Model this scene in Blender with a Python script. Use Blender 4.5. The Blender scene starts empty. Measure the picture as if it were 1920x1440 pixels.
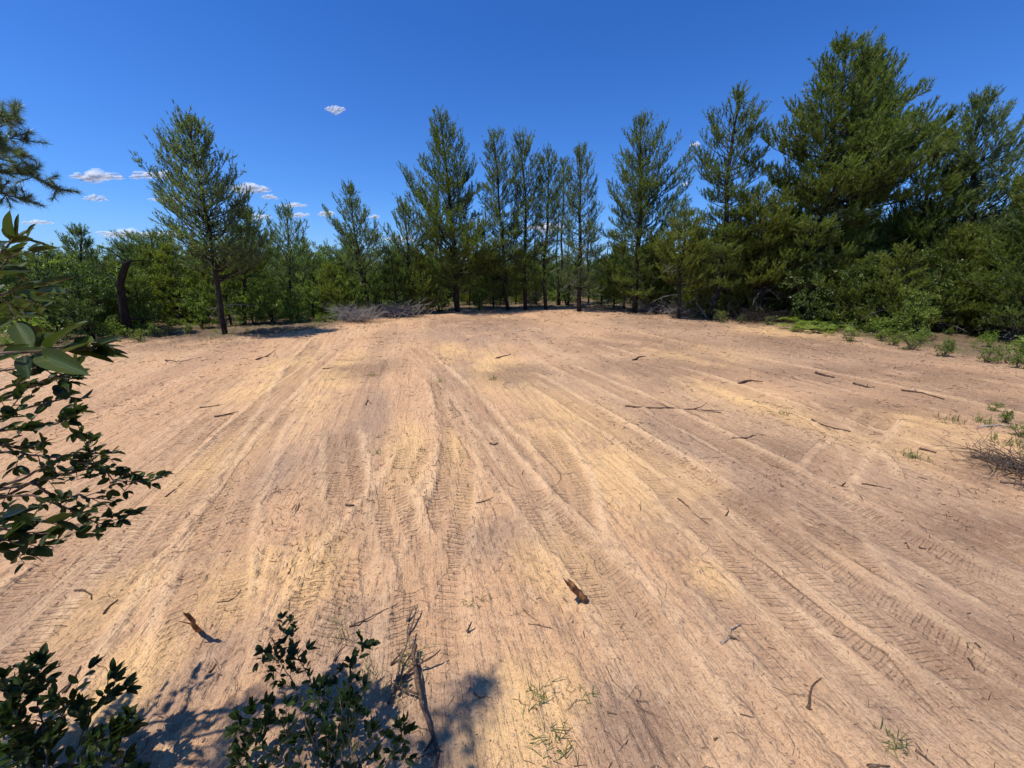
import bpy, math, random
import numpy as np
from mathutils import Vector, Matrix
random.seed(7)
RNG = np.random.default_rng(7)
C = bpy.context.scene.collection
SC = bpy.context.scene
R = math.radians

# ------------------------------------------------------------------ camera, sky, sun
CAM_H, FPX, PITCH = 2.0, 730.0, R(16.0)
cam_d = bpy.data.cameras.new('camera'); cam = bpy.data.objects.new('camera', cam_d); C.objects.link(cam)
cam.location = (0, 0, CAM_H); cam.rotation_euler = (R(90) - PITCH, 0, 0)
cam_d.sensor_width = 36.0; cam_d.lens = 36.0 * FPX / 1920.0
cam_d.clip_start = 0.05; cam_d.clip_end = 40000
SC.camera = cam
SUN_EL, SUN_AZ = R(66), R(-113)      # azimuth from +Y (ahead), clockwise: left and a little behind the camera
sun_dir = Vector((math.sin(SUN_AZ) * math.cos(SUN_EL), math.cos(SUN_AZ) * math.cos(SUN_EL), math.sin(SUN_EL)))
SC.view_settings.view_transform = 'Standard'; SC.view_settings.look = 'None'
SC.view_settings.gamma = 1.0; SC.view_settings.use_curve_mapping = False
SC.view_settings.exposure = 0.28
SUN_STRENGTH, SKY_STRENGTH = 4.3, 0.09
w = bpy.data.worlds.new('World'); SC.world = w; w.use_nodes = True
nt = w.node_tree; nt.nodes.clear()
out = nt.nodes.new('ShaderNodeOutputWorld'); bg = nt.nodes.new('ShaderNodeBackground')
sky = nt.nodes.new('ShaderNodeTexSky'); sky.sky_type = 'NISHITA'; sky.sun_disc = False
sky.sun_elevation = SUN_EL; sky.sun_rotation = SUN_AZ
sky.altitude = 30; sky.air_density = 1.0; sky.dust_density = 0.5; sky.ozone_density = 3.0
hs = nt.nodes.new('ShaderNodeMix'); hs.data_type = 'RGBA'; hs.blend_type = 'MULTIPLY'; hs.inputs[0].default_value = 1.0; # clear deep blue summer sky, paler towards the horizon all round
wc = nt.nodes.new('ShaderNodeTexCoord'); wx = nt.nodes.new('ShaderNodeSeparateXYZ'); wr = nt.nodes.new('ShaderNodeValToRGB')
nt.links.new(wc.outputs['Generated'], wx.inputs[0]); nt.links.new(wx.outputs[2], wr.inputs[0]); nt.links.new(wr.outputs[0], hs.inputs[7])
wr.color_ramp.elements[0].position = 0.0; wr.color_ramp.elements[0].color = (0.62, 0.95, 1.60, 1)
wr.color_ramp.elements[1].position = 0.45; wr.color_ramp.elements[1].color = (0.27, 0.70, 1.42, 1)
we = wr.color_ramp.elements.new(0.16); we.color = (0.43, 0.84, 1.50, 1)
nt.links.new(sky.outputs[0], hs.inputs[6]); nt.links.new(hs.outputs[2], bg.inputs[0])
bg.inputs[1].default_value = SKY_STRENGTH; nt.links.new(bg.outputs[0], out.inputs[0])
sl = bpy.data.lights.new('sun', 'SUN'); so = bpy.data.objects.new('sun', sl); C.objects.link(so)
sl.energy = SUN_STRENGTH; sl.angle = R(0.53); sl.color = (1.0, 0.95, 0.88)
so.location = (-20, -10, 60); so.rotation_euler = sun_dir.to_track_quat('Z', 'Y').to_euler()
SC.cycles.max_bounces = 8; SC.cycles.diffuse_bounces = 4; SC.cycles.glossy_bounces = 2
SC.cycles.transmission_bounces = 4; SC.cycles.transparent_max_bounces = 96
SC.cycles.use_adaptive_sampling = True; SC.cycles.adaptive_threshold = 0.015

# ------------------------------------------------------------------ turning sight lines into places
CP, SP = math.cos(PITCH), math.sin(PITCH)
def ray(px, py):
    dy = py - 720.0
    return ((px - 960.0), CP * FPX - SP * dy, -(SP * FPX + CP * dy))      # x, forward, up
def PZ(px, py, z=0.0):                                                     # where the sight line meets height z
    r = ray(px, py); k = (z - CAM_H) / r[2]
    return Vector((r[0] * k, r[1] * k, z))
def PD(px, py, D):                                                         # where it meets forward distance D
    r = ray(px, py); k = D / r[1]
    return Vector((r[0] * k, D, CAM_H + r[2] * k))

# ------------------------------------------------------------------ noise
def _h(ix, iy, s):
    n = (ix.astype(np.int64) * 374761393 + iy.astype(np.int64) * 668265263 + s * 974634777) & 0xffffffff
    n = ((n ^ (n >> 13)) * 1274126177) & 0xffffffff
    n = ((n ^ (n >> 15)) * 2246822519) & 0xffffffff
    return ((n ^ (n >> 16)) & 0xffffff) / float(0xffffff)
def vn(x, y, s=0):
    x0 = np.floor(x); y0 = np.floor(y); fx = x - x0; fy = y - y0
    fx = fx * fx * (3 - 2 * fx); fy = fy * fy * (3 - 2 * fy)
    a = _h(x0, y0, s); b = _h(x0 + 1, y0, s); c = _h(x0, y0 + 1, s); d = _h(x0 + 1, y0 + 1, s)
    return (a + (b - a) * fx) * (1 - fy) + (c + (d - c) * fx) * fy         # 0..1
def fbm(x, y, s=0, o=3):
    t = 0; a = 0.5; k = 1.0; tot = 0
    for i in range(o):
        t = t + a * vn(x * k + 17.3 * i, y * k - 9.1 * i, s + i); tot += a; a *= 0.5; k *= 2.03
    return t / tot
def ss(a, b, x):
    t = np.clip((x - a) / (b - a), 0, 1); return t * t * (3 - 2 * t)

# ------------------------------------------------------------------ ground relief and tone
EDGE_PX = [(-900, 800), (-420, 715), (0, 652), (240, 638), (420, 635), (520, 626), (600, 612), (760, 589), (870, 580), (1060, 575), (1200, 582),
           (1330, 598), (1490, 610), (1640, 632), (1800, 655), (1920, 672), (2150, 712), (2600, 800)]
EDGE = sorted([(PZ(*p).x, PZ(*p).y) for p in EDGE_PX])
EX = np.array([e[0] for e in EDGE]); EY = np.array([e[1] for e in EDGE])
def clearing_edge(x, y): return y - np.interp(x, EX, EY)                     # > 0 outside the clearing

# lugged tracks: photo points, width (m), depth (m), lug strength
TRK = [
 ([(795,1330),(800,1190),(812,1060),(846,940),(856,850),(840,760),(825,710)], .40, .024, 1.0),
 ([(372,1260),(400,1100),(428,960),(470,860),(520,770),(560,690),(600,630)], .40, .028, .8),
 ([(500,1330),(590,1150),(662,1030),(712,952),(752,900),(790,820)], .36, .020, .8),
 ([(722,900),(748,1000),(772,1060)], .30, .020, 1.1),
 ([(640,800),(646,880),(656,960)], .34, .014, 1.1),
 ([(1010,800),(1066,900),(1085,1000),(1160,1120),(1260,1290),(1330,1440)], .38, .018, .6),
 ([(880,790),(950,880),(1040,980),(1160,1120),(1240,1240)], .36, .022, .8),
 ([(1330,1060),(1400,1140),(1520,1260),(1660,1420)], .45, .016, .45),
 ([(1200,860),(1330,980),(1480,1120),(1640,1260),(1850,1440)], .42, .018, .5),
 ([(1660,770),(1590,840),(1545,900),(1545,960),(1600,1060),(1720,1180),(1900,1370)], .34, .022, .5),
 ([(1480,740),(1560,800),(1620,850),(1640,900)], .30, .016, .5),
 ([(980,700),(1100,770),(1260,870),(1430,990),(1600,1110),(1800,1240),(2000,1380)], .44, .020, .45),
 ([(1040,680),(1180,740),(1380,840),(1560,940),(1780,1060),(2050,1190)], .44, .024, .5),
 ([(780,650),(870,740),(930,810),(1000,890)], .36, .020, .5),
 ([(420,770),(330,850),(180,1000),(0,1180),(-100,1290)], .42, .026, .8),
 ([(620,660),(480,780),(330,940),(190,1100),(60,1260),(-60,1420)], .42, .024, .7),
 ([(1100,640),(1300,700),(1560,790),(1800,870)], .44, .020, .3),
 ([(1180,620),(1420,670),(1700,730),(1950,790)], .44, .020, .3),
]
def resample(pts, step):
    P = [np.array(p[:2]) for p in pts]; o = []
    for i in range(len(P) - 1):
        p0 = P[max(i - 1, 0)]; p1 = P[i]; p2 = P[i + 1]; p3 = P[min(i + 2, len(P) - 1)]
        n = max(2, int(np.linalg.norm(p2 - p1) / step))
        for k in range(n):
            t = k / n
            o.append(0.5 * (2 * p1 + (p2 - p0) * t + (2 * p0 - 5 * p1 + 4 * p2 - p3) * t * t + (3 * p1 - p0 - 3 * p2 + p3) * t ** 3))
    o.append(P[-1]); return np.array(o)
TRACKS = []
for pts, wd, dp, lg in TRK:
    q = resample([PZ(*p) for p in pts], 0.22)
    TRACKS.append((q, np.concatenate([[0], np.cumsum(np.linalg.norm(np.diff(q, axis=0), axis=1))]), wd, dp, lg))
YELLOW = [(930,690,.9,1.0),(850,662,.6,.7),(1075,800,.9,1.3),(1180,880,.8,1.0),(440,1090,.35,.45),(205,1120,.3,.45),(760,850,.35,.9),(1410,750,.8,.9),
          (1560,800,.7,.8),(1650,820,.9,.5),(1450,617,1.6,.7),(1340,1085,.2,.25),(640,700,.6,1.2),(250,1260,.25,.35),(1060,1050,.4,.5),(860,870,.2,.9),
          (1900,850,1.1,.5),(520,700,.8,1.0),(590,1060,.3,.5),(940,1400,.25,.25),(1000,1300,.3,.3),(1320,660,1.8,.6),(1700,790,1,.4),(420,860,.4,.9)]
GREY = [(1350,850,1.2,.6),(1750,1050,1.2,.6),(1300,960,.7,.5),(1560,1300,.7,.4),(1850,1120,1.0,.5),(1450,1150,.6,.4),(930,1010,.45,.35),(640,1190,.4,.35),(100,1150,.7,.6),(640,820,.4,.8),(700,780,.3,.9),(1000,710,1.0,.6),(870,700,.8,.5),(1240,800,.8,.9),
        (1500,960,.9,.5),(1640,1040,1.0,.5),(1420,900,.9,.6),(1750,1180,.8,.5),(1600,1150,.7,.4),(880,1350,.4,.3),(620,1300,.5,.4),(1180,1350,.3,.3),(400,1240,.3,.3),
        (520,880,.3,.7),(900,620,3,.7),(270,1320,.4,.3)]
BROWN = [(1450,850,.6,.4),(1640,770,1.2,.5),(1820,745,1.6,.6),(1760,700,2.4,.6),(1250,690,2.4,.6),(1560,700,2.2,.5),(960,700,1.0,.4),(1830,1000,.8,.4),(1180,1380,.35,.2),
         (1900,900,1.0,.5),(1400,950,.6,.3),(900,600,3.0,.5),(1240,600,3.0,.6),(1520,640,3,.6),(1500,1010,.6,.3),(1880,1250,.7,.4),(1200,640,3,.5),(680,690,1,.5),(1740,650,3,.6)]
def blobs(x, y, L, s):
    t = np.zeros_like(x)
    for px, py, rx, ry in L:
        p = PZ(px, py); a = R(13)
        dx = x - p.x; dy = y - p.y
        u = dx * math.cos(a) + dy * math.sin(a); v = -dx * math.sin(a) + dy * math.cos(a)
        ry *= max(1.0, p.y / 3.0)
        d = np.sqrt((u / rx) ** 2 + (v / ry) ** 2)
        t = np.maximum(t, 1 - ss(.3, 1.25, d))
    return t * ss(.12, .55, fbm(x * 2.1, y * 1.6, s))
def terrain(x, y, color=False):
    x = np.asarray(x, float); y = np.asarray(y, float)
    ce = clearing_edge(x, y) + (fbm(x * .8, y * .8, 5) - .5) * 1.6 + (fbm(x * 4, y * 4, 6) - .5) * .5
    o = ss(-.5, .5, ce)                                                     # 1 in the woods
    a = R(13.5)
    wob = (fbm(x * .13, y * .13, 11) - .5) * 1.5 + (fbm(x * .5, y * .2, 12) - .5) * .08
    t = x * math.cos(a) + y * math.sin(a) + wob
    s = -x * math.sin(a) + y * math.cos(a)
    big = (fbm(x * .07, y * .07, 21, 2) - .5) * .25 * ss(3, 12, np.hypot(x, y))
    st1 = fbm(t * 1.6, s * .16, 31, 2) - .5
    r1 = 1 - np.abs(2 * vn(t * 2.7, s * .22, 33) - 1)                        # ridges along the drag marks
    r2 = 1 - np.abs(2 * vn(t * 7.5, s * .45, 34) - 1)
    r3 = vn(t * 22, s * .9, 35) - .5
    gate = ss(.3, .7, fbm(x * .45, y * .3, 36))
    gate2 = ss(.35, .65, fbm(x * .9 + 40, y * .55, 37))
    r4 = 1 - np.abs(2 * vn(t * 13, s * .6, 39) - 1)
    h = st1 * .035 + (r1 ** 9 - .08) * .022 * gate + (r2 ** 6 - .12) * .016 * (.1 + .9 * gate2) + (r4 ** 5 - .12) * .009 * (1 - .6 * gate2) + r3 * .009
    lump = fbm(x * 9, y * 9, 41) - .5
    fine = fbm(x * 26, y * 26, 42, 2) - .5
    rough = ss(.35, .75, fbm(x * .8, y * .8, 43))
    h = h + lump * (.012 + .026 * rough) + fine * (.010 + .020 * rough)
    tin = np.zeros_like(x); tb = np.zeros_like(x); ALg = s + 0.0; MK = .30 * ss(.5, .75, fbm(x * .5 + 3, y * .4, 55)) * (1 - o)
    for q, cum, wd, dp, lg in TRACKS:
        x0, y0 = q.min(0) - 1; x1, y1 = q.max(0) + 1
        m = np.where((x > x0) & (x < x1) & (y > y0) & (y < y1))
        if m[0].size == 0: continue
        X = x[m]; Y = y[m]; best = np.full(X.shape, 1e9); sgn = np.zeros_like(X); al = np.zeros_like(X)
        for i in range(len(q) - 1):
            ax, ay = q[i]; bx, by = q[i + 1]; ux, uy = bx - ax, by - ay; L2 = ux * ux + uy * uy + 1e-9
            k = np.clip(((X - ax) * ux + (Y - ay) * uy) / L2, 0, 1)
            dx = X - ax - k * ux; dy = Y - ay - k * uy; d = np.hypot(dx, dy)
            b = d < best; best[b] = d[b]; sgn[b] = np.sign(ux * dy - uy * dx)[b]; al[b] = (cum[i] + k * math.sqrt(L2))[b]
        ends = ss(0, .5, al) * ss(0, .5, cum[-1] - al)
        wear = ss(.25, .55, fbm(X * .9 + 7, Y * .9, 51)) * .75 + .25
        hw = wd / 2 + (fbm(al * 1.5, sgn * 3, 52, 2) - .5) * .06
        ins = (1 - ss(hw - .03, hw + .02, best)) * ends
        lug = (np.sin(al * 2 * math.pi / .075 + .6 * np.abs(sgn * best) * 10) > -.1) * 1.0
        half = ss(0, .02, np.abs(best) - .03)
        lgm = lg * half * (.25 + .75 * ss(.25, .65, fbm(X * 2.4, Y * 2.4 + 3, 53))); lugs = 0
        mk_ = ins * lgm; cur = MK[m]; MK[m] = np.where(best < hw + .1, mk_, cur); ALg[m] = np.where(best < hw + .1, al + .25 * best, ALg[m])
        berm = np.exp(-((best - hw - .05) / .05) ** 2) * (.6 + .8 * (fbm(al * 3, sgn * 5 + 1, 54, 2))) * ends * np.where(sgn > 0, 1.0, .55)
        h[m] = h[m] * (1 - .65 * ins * wear) + ins * wear * (-dp * .55 + lugs) + berm * wear * (.35 + 1.1 * ss(.3, .8, fbm(X * 11, Y * 11, 57, 2))) * dp * .6
        tin[m] = np.maximum(tin[m], ins * wear); tb[m] = np.maximum(tb[m], berm * wear)
    h = h * (1 - o) + o * ((lump * .08) + (fbm(x * .9, y * .9, 61) - .5) * .18 + .03)
    z = h + big
    if not color: return z
    def cc(r, g, b): return np.array([r, g, b])
    col = np.empty(x.shape + (3,)); col[:] = cc(.56, .375, .24)
    def mix(f, c):
        nonlocal col
        f = np.clip(f, 0, 1)[..., None]; col = col * (1 - f) + np.array(c) * f
    sn = fbm(t * 1.1, s * .14, 71, 3); sf = fbm(t * 6, s * .5, 72, 2)
    mix(ss(.42, .70, sn) * .65, (.39, .265, .19))
    mix(ss(.5, .8, fbm(t * 1.4 + 30, s * .2, 73)) * .6, (.60, .435, .285))
    mix(ss(.5, .85, sf) * .35, (.44, .29, .185))
    mix(ss(.55, .8, fbm(t * 4 + 5, s * .35, 74)) * .4, (.64, .47, .33))
    mix(blobs(x, y, GREY, 75) * .75, (.33, .245, .195))
    mix(blobs(x, y, YELLOW, 76) * .80, (.74, .52, .27))
    mix(ss(-.5, 6, x) * .75 * ss(.3, .6, fbm(x * .5, y * .3, 77)), (.37, .27, .20))
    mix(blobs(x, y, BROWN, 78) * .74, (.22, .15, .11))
    mix(ss(.60, .8, fbm(t * 2.2 + 9, s * .5, 79)) * (.25 + .35 * ss(0, 10, x)), (.27, .19, .14))
    mix(tin * .45, (.43, .285, .185))
    mix(tb * .7, (.70, .52, .35))
    sp = fbm(x * 14, y * 14, 80, 3)
    mix(ss(.60, .75, sp) * .35, (.28, .20, .15)); mix(ss(.62, .8, fbm(x * 18 + 50, y * 18, 81)) * .3, (.66, .50, .36))
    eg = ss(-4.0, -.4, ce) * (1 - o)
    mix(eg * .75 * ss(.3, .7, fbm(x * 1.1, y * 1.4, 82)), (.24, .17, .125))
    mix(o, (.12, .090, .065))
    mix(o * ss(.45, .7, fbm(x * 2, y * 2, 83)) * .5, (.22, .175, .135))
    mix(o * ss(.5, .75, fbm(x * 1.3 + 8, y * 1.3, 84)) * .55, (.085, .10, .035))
    return z, col, np.stack([ALg, MK, o, t], -1)
def gz(x, y): return float(terrain(np.array([x]), np.array([y]))[0])
def onground(px, py, dz=0.0):
    p = PZ(px, py)
    for _ in range(4):
        z = gz(p.x, p.y); p = PZ(px, py, z)
    return Vector((p.x, p.y, z + dz))

# ------------------------------------------------------------------ materials
def newmat(name):
    m = bpy.data.materials.new(name); m.use_nodes = True; n = m.node_tree; n.nodes.clear()
    o = n.nodes.new('ShaderNodeOutputMaterial'); return m, n, o
def leaf_mat(name, c1, c2, rough=.5, trans=.35, spec=.35, nscale=1.2, tmul=(1.3, 1.5, .6)):
    m, n, o = newmat(name); N = n.nodes.new; L = n.links.new
    geo = N('ShaderNodeNewGeometry'); nz = N('ShaderNodeTexNoise'); nz.inputs['Scale'].default_value = nscale; nz.inputs['Detail'].default_value = 3
    L(geo.outputs['Position'], nz.inputs['Vector'])
    ad = N('ShaderNodeMath'); ad.operation = 'MULTIPLY_ADD'; ad.inputs[1].default_value = .55
    L(geo.outputs['Random Per Island'], ad.inputs[0]); L(nz.outputs[0], ad.inputs[2])
    mr = N('ShaderNodeMapRange'); mr.inputs[1].default_value = .45; mr.inputs[2].default_value = 1.1; L(ad.outputs[0], mr.inputs[0])
    mx = N('ShaderNodeMix'); mx.data_type = 'RGBA'; mx.inputs[6].default_value = (*c1, 1); mx.inputs[7].default_value = (*c2, 1); L(mr.outputs[0], mx.inputs[0])
    b = N('ShaderNodeBsdfPrincipled'); b.inputs['Roughness'].default_value = rough; b.inputs['Specular IOR Level'].default_value = spec
    L(mx.outputs[2], b.inputs['Base Color'])
    tr = N('ShaderNodeBsdfTranslucent'); mu = N('ShaderNodeMix'); mu.data_type = 'RGBA'; mu.blend_type = 'MULTIPLY'; mu.inputs[0].default_value = 1
    L(mx.outputs[2], mu.inputs[6]); mu.inputs[7].default_value = (*tmul, 1); L(mu.outputs[2], tr.inputs[0])
    ms = N('ShaderNodeMixShader'); ms.inputs[0].default_value = trans; L(b.outputs[0], ms.inputs[1]); L(tr.outputs[0], ms.inputs[2]); L(ms.outputs[0], o.inputs[0])
    return m
def wood_mat(name, c1, c2, scale=30, rough=.9, bump=.4):
    m, n, o = newmat(name); N = n.nodes.new; L = n.links.new
    tc = N('ShaderNodeTexCoord'); nz = N('ShaderNodeTexNoise'); nz.inputs['Scale'].default_value = scale; nz.inputs['Detail'].default_value = 5
    mp = N('ShaderNodeMapping'); mp.inputs['Scale'].default_value = (1, 1, .35); L(tc.outputs['Object'], mp.inputs[0]); L(mp.outputs[0], nz.inputs['Vector'])
    cr = N('ShaderNodeValToRGB'); cr.color_ramp.elements[0].position = .35; cr.color_ramp.elements[0].color = (*c1, 1)
    cr.color_ramp.elements[1].position = .68; cr.color_ramp.elements[1].color = (*c2, 1); L(nz.outputs[0], cr.inputs[0])
    b = N('ShaderNodeBsdfPrincipled'); b.inputs['Roughness'].default_value = rough; b.inputs['Specular IOR Level'].default_value = .2
    L(cr.outputs[0], b.inputs['Base Color'])
    bp = N('ShaderNodeBump'); bp.inputs['Strength'].default_value = bump; bp.inputs['Distance'].default_value = .01
    L(nz.outputs[0], bp.inputs['Height']); L(bp.outputs[0], b.inputs['Normal']); L(b.outputs[0], o.inputs[0])
    return m
M = {}
M['bark'] = wood_mat('pine_bark', (.014, .011, .010), (.060, .046, .038), 14)
M['bark_dark'] = wood_mat('dark_bark', (.010, .008, .007), (.035, .027, .022), 14)
M['dead'] = wood_mat('dead_grey_wood', (.16, .14, .12), (.40, .36, .32), 20)
M['twig'] = wood_mat('twig_bark', (.06, .042, .030), (.20, .14, .10), 60)
M['stick'] = wood_mat('dry_stick', (.045, .028, .020), (.17, .105, .068), 60)
M['stick_pale'] = wood_mat('pale_stick', (.18, .13, .09), (.46, .36, .26), 60)
M['peg'] = wood_mat('broken_wood', (.11, .05, .02), (.34, .17, .07), 45)
M['pine'] = leaf_mat('pine_needles', (.060, .086, .022), (.22, .26, .056), .5, .48)
M['pine_blue'] = leaf_mat('pine_needles_bluish', (.072, .102, .048), (.23, .275, .115), .45, .48)
M['pine_olive'] = leaf_mat('pine_needles_olive', (.085, .100, .022), (.26, .28, .055), .5, .5)
M['pine_long'] = leaf_mat('long_pine_needles', (.085, .115, .065), (.24, .29, .16), .4, .3, .5, 4)
M['oak'] = leaf_mat('oak_leaves', (.090, .135, .026), (.29, .36, .070), .4, .5, .4, 1.5)
M['oak_dark'] = leaf_mat('dark_oak_leaves', (.045, .078, .020), (.16, .21, .048), .4, .42, .4, 1.5)
M['grass'] = leaf_mat('grass', (.085, .10, .030), (.24, .25, .085), .6, .4, .2, 6)
M['drygrass'] = leaf_mat('dry_grass', (.16, .13, .06), (.38, .31, .17), .7, .3, .2, 6)
M['fern'] = leaf_mat('palmetto', (.10, .15, .025), (.26, .33, .07), .4, .4, .4, 5)
M['rust'] = leaf_mat('rust_leaf', (.22, .06, .03), (.35, .12, .05), .6, .2, .2, 6)
def shrub_leaf_mat(name, c1, c2, under):
    m, n, o = newmat(name); N = n.nodes.new; L = n.links.new
    oi = N('ShaderNodeObjectInfo'); tc = N('ShaderNodeTexCoord')
    mx = N('ShaderNodeMix'); mx.data_type = 'RGBA'; mx.inputs[6].default_value = (*c1, 1); mx.inputs[7].default_value = (*c2, 1)
    pw = N('ShaderNodeMath'); pw.operation = 'POWER'; pw.inputs[1].default_value = 2.5; L(oi.outputs['Random'], pw.inputs[0]); L(pw.outputs[0], mx.inputs[0])
    sx = N('ShaderNodeSeparateXYZ'); L(tc.outputs['Object'], sx.inputs[0])
    ab = N('ShaderNodeMath'); ab.operation = 'ABSOLUTE'; L(sx.outputs[1], ab.inputs[0])
    # midrib and side veins
    mrb = N('ShaderNodeMapRange'); mrb.inputs[1].default_value = .006; mrb.inputs[2].default_value = .022; mrb.inputs[3].default_value = 1; mrb.inputs[4].default_value = 0; L(ab.outputs[0], mrb.inputs[0])
    vv = N('ShaderNodeMath'); vv.operation = 'MULTIPLY_ADD'; vv.inputs[1].default_value = -.8; L(ab.outputs[0], vv.inputs[0]); L(sx.outputs[0], vv.inputs[2])
    si = N('ShaderNodeMath'); si.operation = 'SINE'; sc = N('ShaderNodeMath'); sc.operation = 'MULTIPLY'; sc.inputs[1].default_value = 62; L(vv.outputs[0], sc.inputs[0]); L(sc.outputs[0], si.inputs[0])
    mr2 = N('ShaderNodeMapRange'); mr2.inputs[1].default_value = .8; mr2.inputs[2].default_value = 1; mr2.inputs[4].default_value = .45; L(si.outputs[0], mr2.inputs[0])
    mxx = N('ShaderNodeMath'); mxx.operation = 'MAXIMUM'; L(mrb.outputs[0], mxx.inputs[0]); L(mr2.outputs[0], mxx.inputs[1])
    k = N('ShaderNodeMath'); k.operation = 'MULTIPLY'; k.inputs[1].default_value = .16; L(mxx.outputs[0], k.inputs[0])
    mv = N('ShaderNodeMix'); mv.data_type = 'RGBA'; mv.inputs[7].default_value = (.16, .22, .07, 1); L(k.outputs[0], mv.inputs[0]); L(mx.outputs[2], mv.inputs[6])
    nz = N('ShaderNodeTexNoise'); nz.inputs['Scale'].default_value = 6; L(tc.outputs['Object'], nz.inputs['Vector'])
    nm = N('ShaderNodeMapRange'); nm.inputs[1].default_value = .62; nm.inputs[2].default_value = .72; nm.inputs[4].default_value = .5; L(nz.outputs[0], nm.inputs[0])
    m3 = N('ShaderNodeMix'); m3.data_type = 'RGBA'; m3.inputs[7].default_value = (.10, .085, .03, 1); L(nm.outputs[0], m3.inputs[0]); L(mv.outputs[2], m3.inputs[6])
    geo = N('ShaderNodeNewGeometry'); m4 = N('ShaderNodeMix'); m4.data_type = 'RGBA'; m4.inputs[7].default_value = (*under, 1); L(geo.outputs['Backfacing'], m4.inputs[0]); L(m3.outputs[2], m4.inputs[6])
    b = N('ShaderNodeBsdfPrincipled'); b.inputs['Roughness'].default_value = .45; b.inputs['Specular IOR Level'].default_value = .16; L(m4.outputs[2], b.inputs['Base Color'])
    bp = N('ShaderNodeBump'); bp.inputs['Strength'].default_value = .25; bp.inputs['Distance'].default_value = .002; L(mxx.outputs[0], bp.inputs['Height']); L(bp.outputs[0], b.inputs['Normal'])
    tr = N('ShaderNodeBsdfTranslucent'); tr.inputs[0].default_value = (.10, .16, .02, 1)
    ms = N('ShaderNodeMixShader'); ms.inputs[0].default_value = .18; L(b.outputs[0], ms.inputs[1]); L(tr.outputs[0], ms.inputs[2]); L(ms.outputs[0], o.inputs[0])
    return m
M['leaf'] = shrub_leaf_mat('glossy_leaf', (.010, .024, .005), (.045, .080, .014), (.034, .050, .016))
M['leaf_near'] = shrub_leaf_mat('near_glossy_leaf', (.014, .028, .006), (.090, .120, .014), (.045, .058, .016))

# sand
m, n, o = newmat('graded_sand'); N = n.nodes.new; L = n.links.new
at = N('ShaderNodeAttribute'); at.attribute_name = 'tone'
geo = N('ShaderNodeNewGeometry')
n1 = N('ShaderNodeTexNoise'); n1.inputs['Scale'].default_value = 70; n1.inputs['Detail'].default_value = 4; n1.inputs['Roughness'].default_value = .65
n2 = N('ShaderNodeTexNoise'); n2.inputs['Scale'].default_value = 260; n2.inputs['Detail'].default_value = 2
n3 = N('ShaderNodeTexNoise'); n3.inputs['Scale'].default_value = 14; n3.inputs['Detail'].default_value = 5; n3.inputs['Roughness'].default_value = .7
for q in (n1, n2, n3): L(geo.outputs['Position'], q.inputs['Vector'])
def mrng(src, a, b, c, d):
    q = N('ShaderNodeMapRange'); q.inputs[1].default_value = a; q.inputs[2].default_value = b; q.inputs[3].default_value = c; q.inputs[4].default_value = d; L(src, q.inputs[0]); return q.outputs[0]
def mixc(f, a, col=None, mode='MIX'):
    q = N('ShaderNodeMix'); q.data_type = 'RGBA'; q.blend_type = mode; L(f, q.inputs[0]) if not isinstance(f, float) else setattr(q.inputs[0], 'default_value', f)
    L(a, q.inputs[6]); q.inputs[7].default_value = (*col, 1); return q.outputs[2]
c = at.outputs['Color']
c = mixc(mrng(n1.outputs[0], .55, .66, 0, .6), c, (.19, .13, .095))          # crumbs of dark humus
c = mixc(mrng(n1.outputs[0], .45, .32, 0, .35), c, (.68, .52, .37))
c = mixc(mrng(n3.outputs[0], .58, .72, 0, .35), c, (.25, .18, .135))
c = mixc(mrng(n2.outputs[0], .61, .68, 0, .6), c, (.13, .085, .06))
b = N('ShaderNodeBsdfPrincipled'); b.inputs['Roughness'].default_value = .95; b.inputs['Specular IOR Level'].default_value = .15; L(c, b.inputs['Base Color'])
b1 = N('ShaderNodeBump'); b1.inputs['Strength'].default_value = .9; b1.inputs['Distance'].default_value = .012; L(n1.outputs[0], b1.inputs['Height'])
b2 = N('ShaderNodeBump'); b2.inputs['Strength'].default_value = .8; b2.inputs['Distance'].default_value = .035; L(n3.outputs[0], b2.inputs['Height']); L(b1.outputs[0], b2.inputs['Normal'])
la = N('ShaderNodeAttribute'); la.attribute_name = 'lug'; sx = N('ShaderNodeSeparateXYZ'); L(la.outputs['Vector'], sx.inputs[0])
def mth(op, a_, b_=None, c_=None):
    q = N('ShaderNodeMath'); q.operation = op
    for i_, v_ in enumerate((a_, b_, c_)):
        if v_ is None: continue
        if isinstance(v_, (int, float)): q.inputs[i_].default_value = v_
        else: L(v_, q.inputs[i_])
    return q.outputs[0]
nl = N('ShaderNodeTexNoise'); nl.inputs['Scale'].default_value = 9; L(geo.outputs['Position'], nl.inputs['Vector'])
ph = mth('MULTIPLY_ADD', sx.outputs[0], 2 * math.pi / .055, mth('MULTIPLY', nl.outputs[0], 2.2))
lgz = mrng(mth('SINE', ph), -.75, .1, 0, 1)                                       # narrow slits left by the track lugs
gap = mth('MULTIPLY', mth('SUBTRACT', lgz, 1.0), mth('MULTIPLY', sx.outputs[1], mrng(nl.outputs[0], .25, .5, .25, 1)))
b3 = N('ShaderNodeBump'); b3.inputs['Strength'].default_value = 1.0; b3.inputs['Distance'].default_value = .022; L(gap, b3.inputs['Height']); L(b2.outputs[0], b3.inputs['Normal'])
mp = N('ShaderNodeMapping'); mp.inputs['Rotation'].default_value = (0, 0, -R(13.5)); L(geo.outputs['Position'], mp.inputs[0])
mp2 = N('ShaderNodeMapping'); mp2.inputs['Scale'].default_value = (30, 5, 1); L(mp.outputs[0], mp2.inputs[0])
ns_ = N('ShaderNodeTexNoise'); ns_.inputs['Scale'].default_value = 1; ns_.inputs['Detail'].default_value = 3; L(mp2.outputs[0], ns_.inputs['Vector'])
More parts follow.
